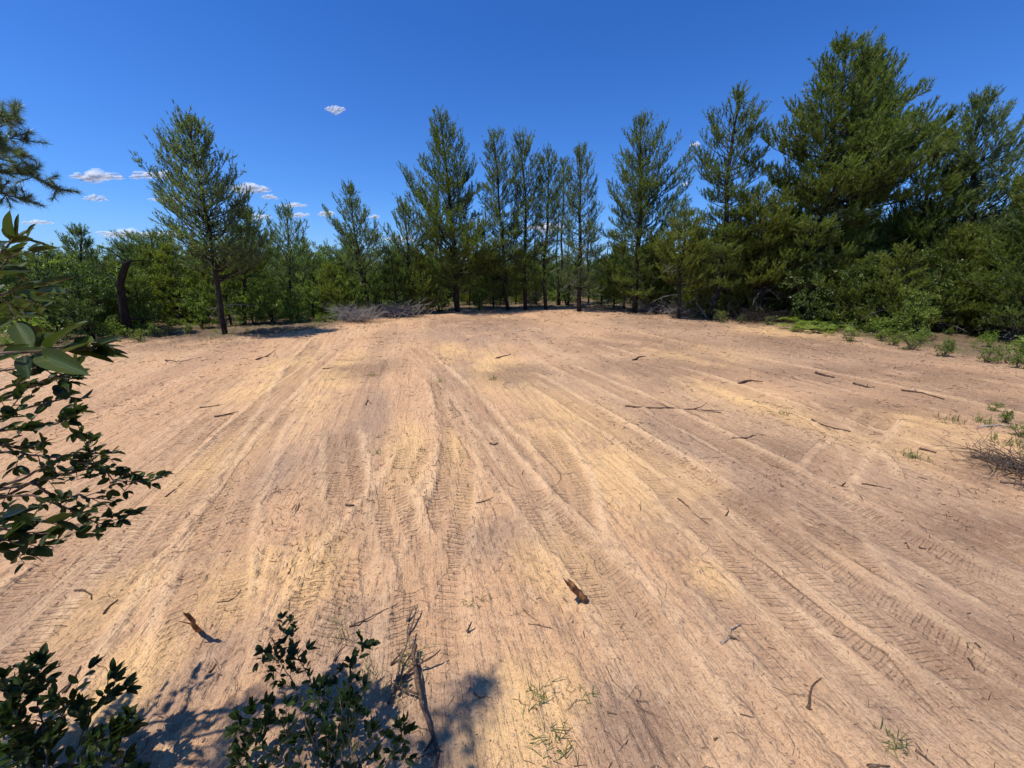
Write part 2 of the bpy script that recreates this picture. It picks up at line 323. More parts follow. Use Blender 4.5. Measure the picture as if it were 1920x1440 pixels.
mp3 = N('ShaderNodeMapping'); mp3.inputs['Scale'].default_value = (8, .8, 1); L(mp.outputs[0], mp3.inputs[0])
nw = N('ShaderNodeTexNoise'); nw.inputs['Scale'].default_value = 1; nw.inputs['Detail'].default_value = 4; nw.inputs['Roughness'].default_value = .7; L(mp3.outputs[0], nw.inputs['Vector'])
inv = mth('SUBTRACT', 1.0, sx.outputs[2])
b4 = N('ShaderNodeBump'); b4.inputs['Strength'].default_value = .8; b4.inputs['Distance'].default_value = .012; L(mth('MULTIPLY', ns_.outputs[0], inv), b4.inputs['Height']); L(b3.outputs[0], b4.inputs['Normal'])
b5 = N('ShaderNodeBump'); b5.inputs['Strength'].default_value = .8; b5.inputs['Distance'].default_value = .05; L(mth('MULTIPLY', nw.outputs[0], inv), b5.inputs['Height']); L(b4.outputs[0], b5.inputs['Normal'])
c = mixc(mth('MULTIPLY', mrng(ns_.outputs[0], .58, .74, 0, .30), inv), c, (.30, .20, .14))
c = mixc(mth('MULTIPLY', mrng(ns_.outputs[0], .42, .28, 0, .25), inv), c, (.70, .53, .37))
c = mixc(mth('MULTIPLY', mrng(nw.outputs[0], .55, .75, 0, .5), inv), c, (.33, .225, .165))
c = mixc(mth('MULTIPLY', mth('SUBTRACT', 1.0, lgz), mth('MULTIPLY', mth('MULTIPLY', sx.outputs[1], mrng(nl.outputs[0], .35, .6, 0, 1)), .38)), c, (.26, .17, .12))   # shade inside the lug slits, painted into the sand colour
c = mixc(1.0, c, (1.09, .965, .79), 'MULTIPLY')
L(c, b.inputs['Base Color'])
L(b5.outputs[0], b.inputs['Normal']); L(b.outputs[0], o.inputs[0]); M['sand'] = m

# ------------------------------------------------------------------ mesh helpers
def link(name, me, mat=None, parent=None):
    ob = bpy.data.objects.new(name, me); C.objects.link(ob)
    if mat: me.materials.append(mat)
    if parent: ob.parent = parent
    return ob
def mesh_np(name, V, F, smooth=False):
    V = np.asarray(V, np.float32).reshape(-1, 3); F = np.asarray(F, np.int32); k = F.shape[1]
    me = bpy.data.meshes.new(name); me.vertices.add(len(V)); me.vertices.foreach_set('co', V.ravel())
    me.loops.add(F.size); me.loops.foreach_set('vertex_index', F.ravel())
    me.polygons.add(len(F)); me.polygons.foreach_set('loop_start', np.arange(0, F.size, k, dtype=np.int32))
    try: me.polygons.foreach_set('loop_total', np.full(len(F), k, np.int32))
    except Exception: pass
    if smooth: me.polygons.foreach_set('use_smooth', np.ones(len(F), bool))
    me.update(calc_edges=True); me.validate(); return me
class Acc:
    def __init__(s): s.V = []; s.F = []; s.n = 0
    def add(s, V, F):
        V = np.asarray(V, float).reshape(-1, 3); F = np.asarray(F, int).reshape(-1, 3)
        s.V.append(V); s.F.append(F + s.n); s.n += len(V)
    def mesh(s, name, smooth=False):
        if not s.V: s.add([(0, 0, 0), (.001, 0, 0), (0, .001, 0)], [(0, 1, 2)])
        return mesh_np(name, np.concatenate(s.V), np.concatenate(s.F), smooth)
    def build(s, name, mat, parent=None, smooth=False): return link(name, s.mesh(name, smooth), mat, parent)
def tag(o, label, cat, group=None, kind=None):
    if label: o['label'] = label
    if cat: o['category'] = cat
    if group: o['group'] = group
    if kind: o['kind'] = kind
    return o
def empty(name, loc, label, cat, group=None):
    o = bpy.data.objects.new(name, None); C.objects.link(o); o.location = loc; o.empty_display_size = .2
    return tag(o, label, cat, group)
def nrm(v): return v / (np.linalg.norm(v, axis=-1, keepdims=True) + 1e-9)
def tube(acc, P, rad, n=5, cap=True):
    P = np.asarray(P, float); k = len(P); rad = np.broadcast_to(np.asarray(rad, float), (k,))
    T = nrm(np.gradient(P, axis=0)); ref = np.array([0, 0, 1.]) if abs(T[0][2]) < .9 else np.array([1., 0, 0])
    A = nrm(np.cross(T, ref)); B = np.cross(T, A)
    an = np.arange(n) * 2 * math.pi / n
    V = P[:, None] + rad[:, None, None] * (np.cos(an)[None, :, None] * A[:, None] + np.sin(an)[None, :, None] * B[:, None])
    F = []
    for i in range(k - 1):
        for j in range(n):
            a = i * n + j; b_ = i * n + (j + 1) % n; F += [(a, b_, b_ + n), (a, b_ + n, a + n)]
    if cap:
        for j in range(1, n - 1): F += [(0, j + 1, j), ((k - 1) * n, (k - 1) * n + j, (k - 1) * n + j + 1)]
    acc.add(V.reshape(-1, 3), F)
def thin(acc, A, B, ra, rb):                                               # many straight 3-sided twigs at once
    A = np.asarray(A, float); B = np.asarray(B, float); n = len(A)
    if n == 0: return
    T = nrm(B - A); ref = np.where(np.abs(T[:, 2:3]) < .9, [[0, 0, 1.]], [[1., 0, 0]]); U = nrm(np.cross(T, ref)); W = np.cross(T, U)
    V = []
    for Pq, r in ((A, ra), (B, rb)):
        r = np.broadcast_to(r, (n,))[:, None]
        for q in range(3):
            a = q * 2.094; V.append(Pq + r * (math.cos(a) * U + math.sin(a) * W))
    V = np.stack(V, 1); f = np.array([(0, 1, 4), (0, 4, 3), (1, 2, 5), (1, 5, 4), (2, 0, 3), (2, 3, 5)])
    acc.add(V.reshape(-1, 3), (np.arange(n)[:, None, None] * 6 + f[None]).reshape(-1, 3))
def blades(acc, Pb, D, Lg, Wd, rng):                                       # single-triangle needles
    n = len(Pb); S = nrm(np.cross(D, rng.normal(size=(n, 3)))) * (np.asarray(Wd).reshape(-1, 1) * .5)
    V = np.stack([Pb - S, Pb + S, Pb + D * np.asarray(Lg).reshape(-1, 1)], 1)
    acc.add(V.reshape(-1, 3), np.arange(n * 3).reshape(-1, 3))
def leaves(acc, Pb, D, Lg, Wd, rng, flat=.6):                              # folded diamond leaves, 2 triangles
    n = len(Pb); Nn = nrm(rng.normal(size=(n, 3)) * (1 - flat) + np.array([0, 0, 1.]) * flat + .001)
    S = nrm(np.cross(D, Nn)); Lg = np.asarray(Lg).reshape(-1, 1); Wd = np.asarray(Wd).reshape(-1, 1)
    mid = Pb + D * Lg * .5; V = np.stack([Pb, mid + S * Wd * .5 + Nn * Wd * .12, Pb + D * Lg, mid - S * Wd * .5 + Nn * Wd * .12], 1)
    acc.add(V.reshape(-1, 3), (np.arange(n)[:, None, None] * 4 + np.array([(0, 1, 2), (0, 2, 3)])[None]).reshape(-1, 3))

# ------------------------------------------------------------------ ground
def build_ground():
    ys = [0.55]
    while ys[-1] < 27: ys.append(ys[-1] + min(.15, max(.0085, (ys[-1] ** 2 + 4) / 780 * .85)))
    far = [27 + 0.3 * (1.22 ** k) for k in range(1, 48)]
    near = [0.55 - .15 * (1.3 ** k) for k in range(18, 0, -1)]
    ys = np.array(near + ys + far)
    nc = 880; u = np.linspace(-1, 1, nc); ext = np.array([.25 * 1.45 ** k for k in range(1, 25)])
    hw = 1.9 + 1.32 * np.clip(ys, .55, 27)
    X = np.concatenate([-(hw[:, None] + ext[::-1][None]), hw[:, None] * u[None], hw[:, None] + ext[None]], 1)
    Y = np.repeat(ys[:, None], X.shape[1], 1)
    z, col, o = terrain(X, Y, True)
    nr, ncol = X.shape; idx = np.arange(nr * ncol).reshape(nr, ncol)
    F = np.stack([idx[:-1, :-1], idx[:-1, 1:], idx[1:, 1:], idx[1:, :-1]], -1).reshape(-1, 4)
    me = mesh_np('ground', np.stack([X, Y, z], -1), F, True)
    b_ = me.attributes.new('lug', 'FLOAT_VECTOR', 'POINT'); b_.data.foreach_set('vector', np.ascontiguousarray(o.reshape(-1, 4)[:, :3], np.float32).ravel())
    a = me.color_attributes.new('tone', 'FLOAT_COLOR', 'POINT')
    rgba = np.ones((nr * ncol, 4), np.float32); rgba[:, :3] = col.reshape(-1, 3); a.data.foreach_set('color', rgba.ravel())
    g = link('ground', me, M['sand']); g['kind'] = 'structure'; g['label'] = 'bare graded sand clearing with machine tracks and the woodland floor around it'
    return g
build_ground()

# ------------------------------------------------------------------ clouds
m, n, o = newmat('cloud'); N = n.nodes.new; L = n.links.new
lw = N('ShaderNodeLayerWeight'); lw.inputs[0].default_value = .5
tc = N('ShaderNodeTexCoord'); nz = N('ShaderNodeTexNoise'); nz.inputs['Scale'].default_value = .014; nz.inputs['Detail'].default_value = 6; L(tc.outputs['Object'], nz.inputs['Vector'])
iv = N('ShaderNodeMath'); iv.operation = 'SUBTRACT'; iv.inputs[0].default_value = 1.0; L(lw.outputs['Facing'], iv.inputs[1])
ad = N('ShaderNodeMath'); ad.operation = 'MULTIPLY_ADD'; ad.inputs[1].default_value = 1.1; ad.inputs[2].default_value = -.55; L(nz.outputs[0], ad.inputs[0])
sm = N('ShaderNodeMath'); sm.operation = 'ADD'; L(iv.outputs[0], sm.inputs[0]); L(ad.outputs[0], sm.inputs[1])
al = mrng(sm.outputs[0], .25, 1.3, 0, .5)
geo = N('ShaderNodeNewGeometry'); vm = N('ShaderNodeVectorMath'); vm.operation = 'ADD'; vm.inputs[1].default_value = (-.5, -.3, 1.6); L(geo.outputs['Normal'], vm.inputs[0]); vz = N('ShaderNodeVectorMath'); vz.operation = 'NORMALIZE'; L(vm.outputs[0], vz.inputs[0])
df = N('ShaderNodeBsdfDiffuse'); df.inputs[0].default_value = (1, 1, 1, 1); L(vz.outputs[0], df.inputs['Normal'])
t2 = N('ShaderNodeBsdfTranslucent'); t2.inputs[0].default_value = (1, 1, 1, 1)
mm = N('ShaderNodeMixShader'); mm.inputs[0].default_value = .35; L(df.outputs[0], mm.inputs[1]); L(t2.outputs[0], mm.inputs[2])
tp = N('ShaderNodeBsdfTransparent'); m2 = N('ShaderNodeMixShader'); L(al, m2.inputs[0]); L(tp.outputs[0], m2.inputs[1]); L(mm.outputs[0], m2.inputs[2]); L(m2.outputs[0], o.inputs[0])
M['cloud'] = m
def ico(sub):
    import bmesh
    bm = bmesh.new(); bmesh.ops.create_icosphere(bm, subdivisions=sub, radius=1)
    V = np.array([v.co[:] for v in bm.verts]); F = np.array([[v.index for v in f.verts] for f in bm.faces]); bm.free(); return V, F
ICO3 = ico(3); ICO1 = ico(1); ICO2 = ico(2)
CLOUDS = [
 (628, 203, 40, 17, 'small lone white cloud high above the middle of the treeline'),
 (180, 329, 108, 26, 'wide puffy cloud left of the lone pine, above the small oval one'),
 (178, 370, 52, 13, 'small oval cloud just under the wide puffy one on the left'),
 (285, 327, 95, 22, 'ragged cloud touching the left side of the lone pine crown'),
 (318, 372, 80, 16, 'flat cloud passing behind the left branches of the lone pine'),
 (466, 350, 84, 30, 'bright puffy cloud at the right side of the lone pine crown'),
 (504, 367, 36, 15, 'small round cloud touching the lower right of a brighter one'),
 (245, 437, 130, 24, 'long low bank of cloud over the left bushes'),
 (70, 416, 70, 12, 'faint low cloud above the leaves at the left edge'),
 (612, 399, 36, 17, 'small cloud left of the spreading pine in the gap'),
 (548, 384, 55, 12, 'thin cloud above the thin bluish pine'),
 (1303, 270, 22, 14, 'tiny cloud at the left branch tips of the layered pine'),
 (1286, 344, 20, 11, 'tiny low cloud between dense cone-shaped pine and layered pine'),
 (480, 404, 60, 14, 'low cloud behind the dark lower bough of the lone pine'),
 (330, 440, 60, 16, 'low cloud directly behind the trunk top of the lone pine'),
 (215, 441, 60, 11, 'thin tail of cloud at the left end of the long low bank'),
 (702, 405, 24, 9, 'faint cloudlet just right of the spreading pine'),
 (745, 448, 70, 16, 'low cloud seen through the small sparse pine'),
 (560, 402, 46, 12, 'pale cloud streak just under the thin one above the thin bluish pine'),
 (1020, 424, 90, 22, 'white cloud glimpsed between the trunks right of the close pair of pines')]
for i, (cx, cy, pw, ph, lab) in enumerate(CLOUDS):
    r = ray(cx, cy); D = 750 * r[1] / r[2]; c0 = PD(cx, cy, D); s = D / r[1]
    W, H = pw * s * .5, ph * s * .5; rg = np.random.default_rng(100 + i); acc = Acc(); npf = int(6 + pw / 11)
    nW = 140.0 / W                                                          # texture scale unit
    for k in range(npf):
        f = -1 + 2 * (k + .5) / npf; env = (1 - abs(f) ** 2.2) * (.40 + .8 * rg.random())
        rx = W * (.16 + .18 * rg.random()); rz = max(H * .35, H * env * .85); ry = rx * .5
        V, F = ICO3; dis = 1 + .24 * (fbm(V[:, 0] * 2.3 + k * 3, V[:, 2] * 2.3 + V[:, 1] * 1.7, 200 + i) - .5) * 2
        q = V * dis[:, None] * np.array([rx, ry, rz]); q[:, 2] = np.where(q[:, 2] < 0, q[:, 2] * .8, q[:, 2])
        acc.add((q + np.array([f * W * .82, rg.normal() * W * .05, -H * .25 + rg.normal() * H * .16])) * nW, F)
    ob = acc.build('cloud', M['cloud'], smooth=True); ob.location = c0; ob.scale = (1 / nW,) * 3
    tag(ob, lab, 'cloud', 'small fair-weather clouds')

# ------------------------------------------------------------------ pines
def pine_parts(base, top, prof, seed, mat='pine', nb=90, whorl=0, sprig=.17, kb=6, bw=.020, clear=0., r0=.10, droop=0., dead=0, up0=6, up1=56, fill=1.0):
    """base/top: trunk ends; prof: [(z, left, right)] reach of the crown from the trunk at height z above the base."""
    rng = np.random.default_rng(seed); base = np.array(base); top = np.array(top); Hh = top[2] - base[2]
    wood, fol, ded = Acc(), Acc(), []; K = 12
    f = np.linspace(0, 1, K); wig = np.cumsum(rng.normal(size=(K, 2)) * .012 * Hh, 0); wig -= np.outer(f, wig[-1])
    P = base + np.outer(f, top - base); P[:, :2] += wig * .55
    P[0, 2] -= .15
    tube(wood, P, r0 * (1 - f) ** .8 + .012, 8)
    wood.V[-1] += (rng.random(wood.V[-1].shape) - .5) * r0 * .25
    pz = np.array([p[0] for p in prof]); pl = np.array([p[1] for p in prof]); pr = np.array([p[2] for p in prof])
    def tp(z):
        return np.array([np.interp(z, P[:, 2] - base[2], P[:, i]) for i in range(3)])
    SB, SD, SL, TA, TB = [], [], [], [], []
    zmin, zmax = pz.min(), pz.max(); wh = whorl or .45
    for i in range(nb):
        q = (i + rng.random()) / nb; z = zmin + (zmax - zmin) * q ** .95
        z = round(z / wh) * wh + rng.normal() * .05
        z = min(max(z, zmin), min(zmax, Hh * .985))
        az = i * 2.39996 + rng.normal() * .4; ca, sa = math.cos(az), math.sin(az)
        side = np.interp(z, pz, pr if ca > 0 else pl); avg = .5 * (np.interp(z, pz, pr) + np.interp(z, pz, pl))
        Lb = (side * ca * ca + avg * sa * sa) * (.52 + .55 * rng.random() ** .8) * (.55 + .85 * float(vn(np.array(az % 6.283 * 1.3), np.array(z * 1.1), seed))) * 1.05; fz = z / Hh
        if Lb < .08: continue
        e0 = R(up0 + (up1 - up0) * fz ** 1.6 + rng.normal() * 8); e1 = e0 + R(14 - droop)
        zs = max(z - math.tan(min((e0 + e1) / 2, R(58))) * Lb * .85 - sprig * .8, clear, .1)
        p = tp(zs); n = 6; pts = [p]; st = Lb / (n - 1) / max(.55, math.cos((e0 + e1) / 2))
        for k in range(1, n):
            e = e0 + (e1 - e0) * (k / (n - 1)) ** 1.5 + rng.normal() * .08; a2 = az + rng.normal() * .14
            p = p + st * np.array([math.cos(a2) * math.cos(e), math.sin(a2) * math.cos(e), math.sin(e)]); pts.append(p)
        pts = np.array(pts); rb = .008 + .011 * Lb
        tube(wood, pts, np.linspace(rb, .004, n), 4, False)
        nt_ = max(3, int(Lb / .15 * fill)); ts = .25 + .75 * ((np.arange(nt_) + rng.random(nt_)) / nt_) ** .8
        seg = np.clip(ts * (n - 1), 0, n - 1.001); ii = seg.astype(int); fr = (seg - ii)[:, None]
        B0 = pts[ii] * (1 - fr) + pts[ii + 1] * fr; T = nrm(pts[ii + 1] - pts[ii]); S = nrm(np.cross(T, [0, 0, 1.]))
        sg = np.where(np.arange(nt_) % 2, 1., -1.)[:, None] * (.6 + .8 * rng.random((nt_, 1)))
        Dt = nrm(T * .7 + S * sg + np.array([0, 0, 1.]) * (.05 + .35 * rng.random((nt_, 1))) + rng.normal(size=(nt_, 3)) * .15)
        tl = np.minimum(.6, (.36 * Lb * (1.15 - ts) + .12) * (.6 + .7 * rng.random(nt_)))
        B1 = B0 + Dt * tl[:, None]; TA.append(B0); TB.append(B1)
        for j in range(nt_):
            ns = max(1, int(tl[j] / .21 * fill) + 1); u = (.35 + .65 * (np.arange(ns) + rng.random(ns)) / ns)[:, None]
            SB.append(B0[j] + (B1[j] - B0[j]) * u); SD.append(nrm(Dt[j] * .55 + np.array([0, 0, .75]) + rng.normal(size=(ns, 3)) * .30)); SL.append(np.full(ns, 1.0))
        SB.append(pts[-3:]); SD.append(nrm(np.tile(nrm(pts[-1] - pts[-2]) + [0, 0, .55], (3, 1)) + rng.normal(size=(3, 3)) * .15)); SL.append(np.full(3, 1.25))
    kk = 12; SB.append(P[-1] + np.zeros((kk, 3)) - np.outer(.15 + rng.random(kk) * .6, [0, 0, 1])); SD.append(nrm(rng.normal(size=(kk, 3)) * .35 + [0, 0, 1.])); SL.append(np.full(kk, 1.3))
    thin(wood, np.concatenate(TA), np.concatenate(TB), .0045, .0025)
    SB = np.concatenate(SB); SD = np.concatenate(SD); SL = np.concatenate(SL); ns = len(SB); kb2 = int(kb * 3.1)
    u = rng.random((ns, kb2)); ax = SD[:, None]; Lq = (sprig * 1.85 * SL * (.7 + .6 * rng.random(ns)))[:, None, None]
    Pb = SB[:, None] + ax * u[..., None] * Lq; D = nrm(ax * 1.0 + rng.normal(size=(ns, kb2, 3)) * .42)
    blades(fol, Pb.reshape(-1, 3), D.reshape(-1, 3), sprig * (.50 + .40 * rng.random(ns * kb2)), bw * (.85 + .7 * rng.random(ns * kb2)), rng)
    for i in range(dead):
        z = clear * .6 + (zmin + (zmax - zmin) * .35 - clear * .6) * rng.random(); az = rng.random() * 6.283; Ld = .4 + 1.1 * rng.random()
        p = tp(z); pts = [p]; e = R(rng.normal() * 14 + 2); one = Acc()
        for k in range(5):
            e -= R(3 + 6 * rng.random()); a2 = az + rng.normal() * .2; p = p + Ld / 5 * np.array([math.cos(a2) * math.cos(e), math.sin(a2) * math.cos(e), math.sin(e)]); pts.append(p)
        pts = np.array(pts); tube(one, pts, np.linspace(.011, .003, 6), 4, False)
        nn = 9; a = rng.integers(1, 5, nn); A = pts[a]; thin(one, A, A + nrm(rng.normal(size=(nn, 3)) + [0, 0, -.3]) * (.12 + .3 * rng.random((nn, 1))), .0045, .002); ded.append(one)
    return wood, fol, ded
def pine(name, label, basepx, toppx, profpx, seed, mat='pine', cat='pine tree', group='pines along the clearing edge', D=None, **kw):
    b = onground(*basepx) if D is None else None
    if D is not None:
        b = PD(basepx[0], basepx[1], D); b.z = gz(b.x, b.y)
    D = b.y; t = PD(toppx[0], toppx[1], D); pr = []
    for (yy, xl, xr) in profpx:
        z = PD(toppx[0], yy, D).z - b.z; f = z / (t.z - b.z); tx = b.x + (t.x - b.x) * f
        pr.append((z, max(.05, tx - PD(xl, yy, D).x), max(.05, PD(xr, yy, D).x - tx)))
    pr.sort()
    root = empty(name, b, label, cat, group)
    wood, fol, ded = pine_parts((0, 0, 0), tuple(t - b), pr, seed, **kw)
    wood.build('trunk', M['bark'], root); fol.build('crown', M[mat], root)
    for one in ded: one.build('dead_branch', M['dead'], root)
    return root

PINES = [
 dict(label='lone slim pine standing forward at the left clearing edge, bare lower trunk', basepx=(420, 627), toppx=(356, 215), mat='pine_blue',
      profpx=[(222, 346, 372), (265, 322, 392), (300, 302, 400), (330, 302, 432), (365, 300, 448), (400, 292, 466), (440, 300, 470), (470, 318, 462), (500, 372, 470)],
      seed=1, nb=150, whorl=.38, kb=6, r0=.075, clear=1.3, dead=4, up0=10, up1=50, bw=.018, sprig=.15, fill=1.0),
 dict(label='thin bluish see-through pine behind the low oak scrub', basepx=(545, 592), toppx=(540, 384), mat='pine_blue', D=19,
      profpx=[(390, 530, 550), (420, 505, 570), (455, 500, 588), (490, 505, 596), (520, 520, 580)], seed=2, nb=55, whorl=.5, kb=5, r0=.06, bw=.018),
 dict(label='spreading pine with tilted top in the gap left of centre', basepx=(692, 592), toppx=(655, 350), mat='pine_blue', D=19,
      profpx=[(355, 645, 662), (385, 632, 682), (420, 605, 694), (450, 600, 712), (480, 622, 735), (500, 650, 730)], seed=3, nb=64, whorl=.5, kb=6, r0=.08),
 dict(label='small sparse pine hugging the left side of the tall centre pine', basepx=(770, 590), toppx=(760, 378), D=21,
      profpx=[(384, 745, 775), (410, 728, 795), (440, 718, 810), (470, 720, 815), (500, 735, 800)], seed=4, nb=60, kb=6, r0=.07, mat='pine_blue'),
 dict(label='tall dark pine at the centre with ragged wide crown', basepx=(860, 584), toppx=(826, 214),
      profpx=[(218, 812, 838), (240, 795, 852), (275, 788, 868), (300, 782, 885), (330, 765, 893), (360, 760, 905), (400, 768, 925), (440, 770, 940), (480, 780, 935), (510, 800, 915), (540, 815, 900)],
      seed=5, nb=150, whorl=.55, kb=6, r0=.15, clear=.8, dead=18, fill=1.25),
 dict(label='pine with narrow flat-topped crown just right of the tall centre pine', basepx=(952, 582), toppx=(925, 248),
      profpx=[(252, 912, 940), (280, 900, 955), (320, 895, 962), (360, 900, 965), (420, 905, 975), (470, 895, 985), (520, 900, 985), (560, 910, 975)], seed=6, nb=150, kb=6, r0=.09, clear=.5, dead=12),
 dict(label='rounded pine, right one of the close pair beside the tall centre pine', basepx=(985, 582), toppx=(974, 248),
      profpx=[(252, 960, 988), (280, 950, 1002), (320, 945, 1008), (370, 945, 1012), (420, 950, 1015), (470, 940, 1020), (500, 945, 1020), (550, 950, 1015)], seed=7, nb=150, kb=6, r0=.10, clear=.8, dead=12, D=22.5),
 dict(label='slim-trunked pine with small crown between two rounder pines', basepx=(1026, 580), toppx=(1028, 280),
      profpx=[(285, 1016, 1040), (310, 1005, 1052), (350, 1000, 1056), (390, 1003, 1055), (430, 1005, 1052), (480, 1008, 1050), (520, 1010, 1048)], seed=8, nb=100, kb=6, r0=.085, clear=1.2, dead=10),
 dict(label='short pine tucked behind the slim-trunked one', basepx=(1050, 580), toppx=(1056, 300), D=25,
      profpx=[(305, 1048, 1064), (340, 1040, 1074), (390, 1038, 1078), (440, 1042, 1074)], seed=9, nb=60, kb=5, r0=.08, clear=2.4, dead=6),
 dict(label='narrow pointed pine with many grey dead lower branches', basepx=(1088, 584), toppx=(1086, 272),
      profpx=[(276, 1078, 1095), (300, 1068, 1105), (335, 1058, 1113), (370, 1052, 1120), (410, 1050, 1125), (450, 1050, 1125), (500, 1050, 1125), (550, 1055, 1120)], seed=10, nb=140, kb=5, r0=.11, clear=1.2, dead=46, mat='pine_blue'),
 dict(label='dense cone-shaped pine leafy to the ground, right of centre', basepx=(1190, 586), toppx=(1202, 222),
      profpx=[(226, 1190, 1215), (255, 1168, 1250), (290, 1155, 1268), (330, 1145, 1282), (370, 1132, 1275), (410, 1122, 1270), (450, 1122, 1268), (490, 1130, 1260), (530, 1140, 1250), (560, 1150, 1240)],
      seed=11, nb=160, whorl=.55, kb=6, r0=.15, clear=.4, dead=16, fill=1.2),
 dict(label='layered open pine with flat boughs and leaning trunk', basepx=(1336, 597), toppx=(1386, 168),
      profpx=[(172, 1375, 1398), (205, 1350, 1425), (235, 1322, 1422), (262, 1345, 1440), (290, 1290, 1455), (325, 1310, 1448), (350, 1330, 1425), (400, 1300, 1430), (440, 1290, 1420), (480, 1290, 1405), (540, 1300, 1400)],
      seed=12, nb=135, whorl=.75, kb=7, r0=.13, clear=1.2, dead=10, up0=2, up1=42),
 dict(label='biggest pine, towering dense crown with two tops on the right', basepx=(1508, 604), toppx=(1590, 74),
      profpx=[(78, 1574, 1598), (105, 1556, 1625), (140, 1535, 1640), (185, 1515, 1670), (225, 1480, 1690), (260, 1468, 1705), (300, 1475, 1715), (340, 1480, 1720), (390, 1480, 1700), (440, 1460, 1680), (490, 1450, 1650), (530, 1460, 1620)],
      seed=13, nb=185, whorl=.65, kb=7, r0=.17, clear=.7, dead=70, fill=1.15, sprig=.19, bw=.024, up1=36),
 dict(label='tall bluish wind-swept pine near the right edge', basepx=(1775, 645), toppx=(1838, 180), mat='pine_blue', D=15.5,
      profpx=[(184, 1825, 1850), (220, 1805, 1880), (260, 1790, 1905), (310, 1780, 1920), (360, 1760, 1925), (410, 1750, 1920), (470, 1740, 1900)],
      seed=14, nb=150, kb=7, r0=.13, clear=1.0, dead=20),
 dict(label='shorter pine between the biggest pine and the wind-swept one', basepx=(1700, 640), toppx=(1756, 255), D=16,
      profpx=[(260, 1745, 1768), (300, 1720, 1790), (340, 1700, 1800), (390, 1680, 1810), (440, 1670, 1810), (500, 1670, 1800)], seed=15, nb=120, kb=7, r0=.10, clear=.6, dead=12),
 dict(label='pine cut by the right edge of the picture, leafy to the ground', basepx=(1930, 690), toppx=(1985, 230), mat='pine', D=12.0,
      profpx=[(236, 1970, 2000), (290, 1925, 2040), (350, 1900, 2080), (430, 1870, 2090), (500, 1850, 2080), (580, 1850, 2060)], seed=16, nb=150, kb=7, r0=.11, clear=.4, dead=14),
 dict(label='small pointed conifer top rising above the left scrub', basepx=(165, 600), toppx=(150, 428), mat='pine_blue', D=17,
      profpx=[(434, 143, 158), (455, 128, 175), (480, 115, 190), (510, 110, 200), (550, 115, 200)], seed=17, nb=60, kb=6, r0=.07),
 dict(label='bushy flat-topped pine left behind the lone pine', basepx=(290, 590), toppx=(282, 434), D=20, mat='pine_blue',
      profpx=[(438, 262, 312), (452, 240, 330), (475, 242, 335), (500, 255, 330)], seed=18, nb=70, kb=6, r0=.08, up1=25),
 dict(label='small dark pine close behind the lone pine on its right', basepx=(455, 600), toppx=(462, 398), D=15.5,
      profpx=[(402, 455, 470), (425, 440, 490), (450, 425, 500), (480, 420, 505), (510, 425, 500)], seed=19, nb=70, kb=6, r0=.07),
 dict(label='low olive pine under the layered pine, right side', basepx=(1425, 603), toppx=(1420, 352), mat='pine_olive', D=17.5,
      profpx=[(358, 1390, 1450), (385, 1370, 1475), (420, 1360, 1480), (470, 1365, 1480), (530, 1370, 1475)], seed=20, nb=110, kb=7, r0=.08, up1=35, dead=10),
 dict(label='olive pine filling the space left of the layered pine', basepx=(1275, 592), toppx=(1285, 395), mat='pine_olive', D=18,
      profpx=[(400, 1270, 1300), (430, 1250, 1320), (470, 1240, 1330), (530, 1240, 1325)], seed=21, nb=90, kb=7, r0=.07, up1=35, dead=8),
]
for p in PINES: pine('pine_tree', **p)
# second top of the biggest pine rises behind it
pine('pine_tree', 'twin pine growing into the right shoulder of the biggest pine', (1570, 600), (1640, 98), D=17.5,
     profpx=[(102, 1620, 1655), (135, 1600, 1672), (180, 1600, 1680), (240, 1610, 1690), (265, 1620, 1738), (300, 1620, 1712), (370, 1600, 1700)], seed=40, nb=150, kb=8, r0=.14, clear=2.0, fill=1.2, sprig=.19, bw=.024)

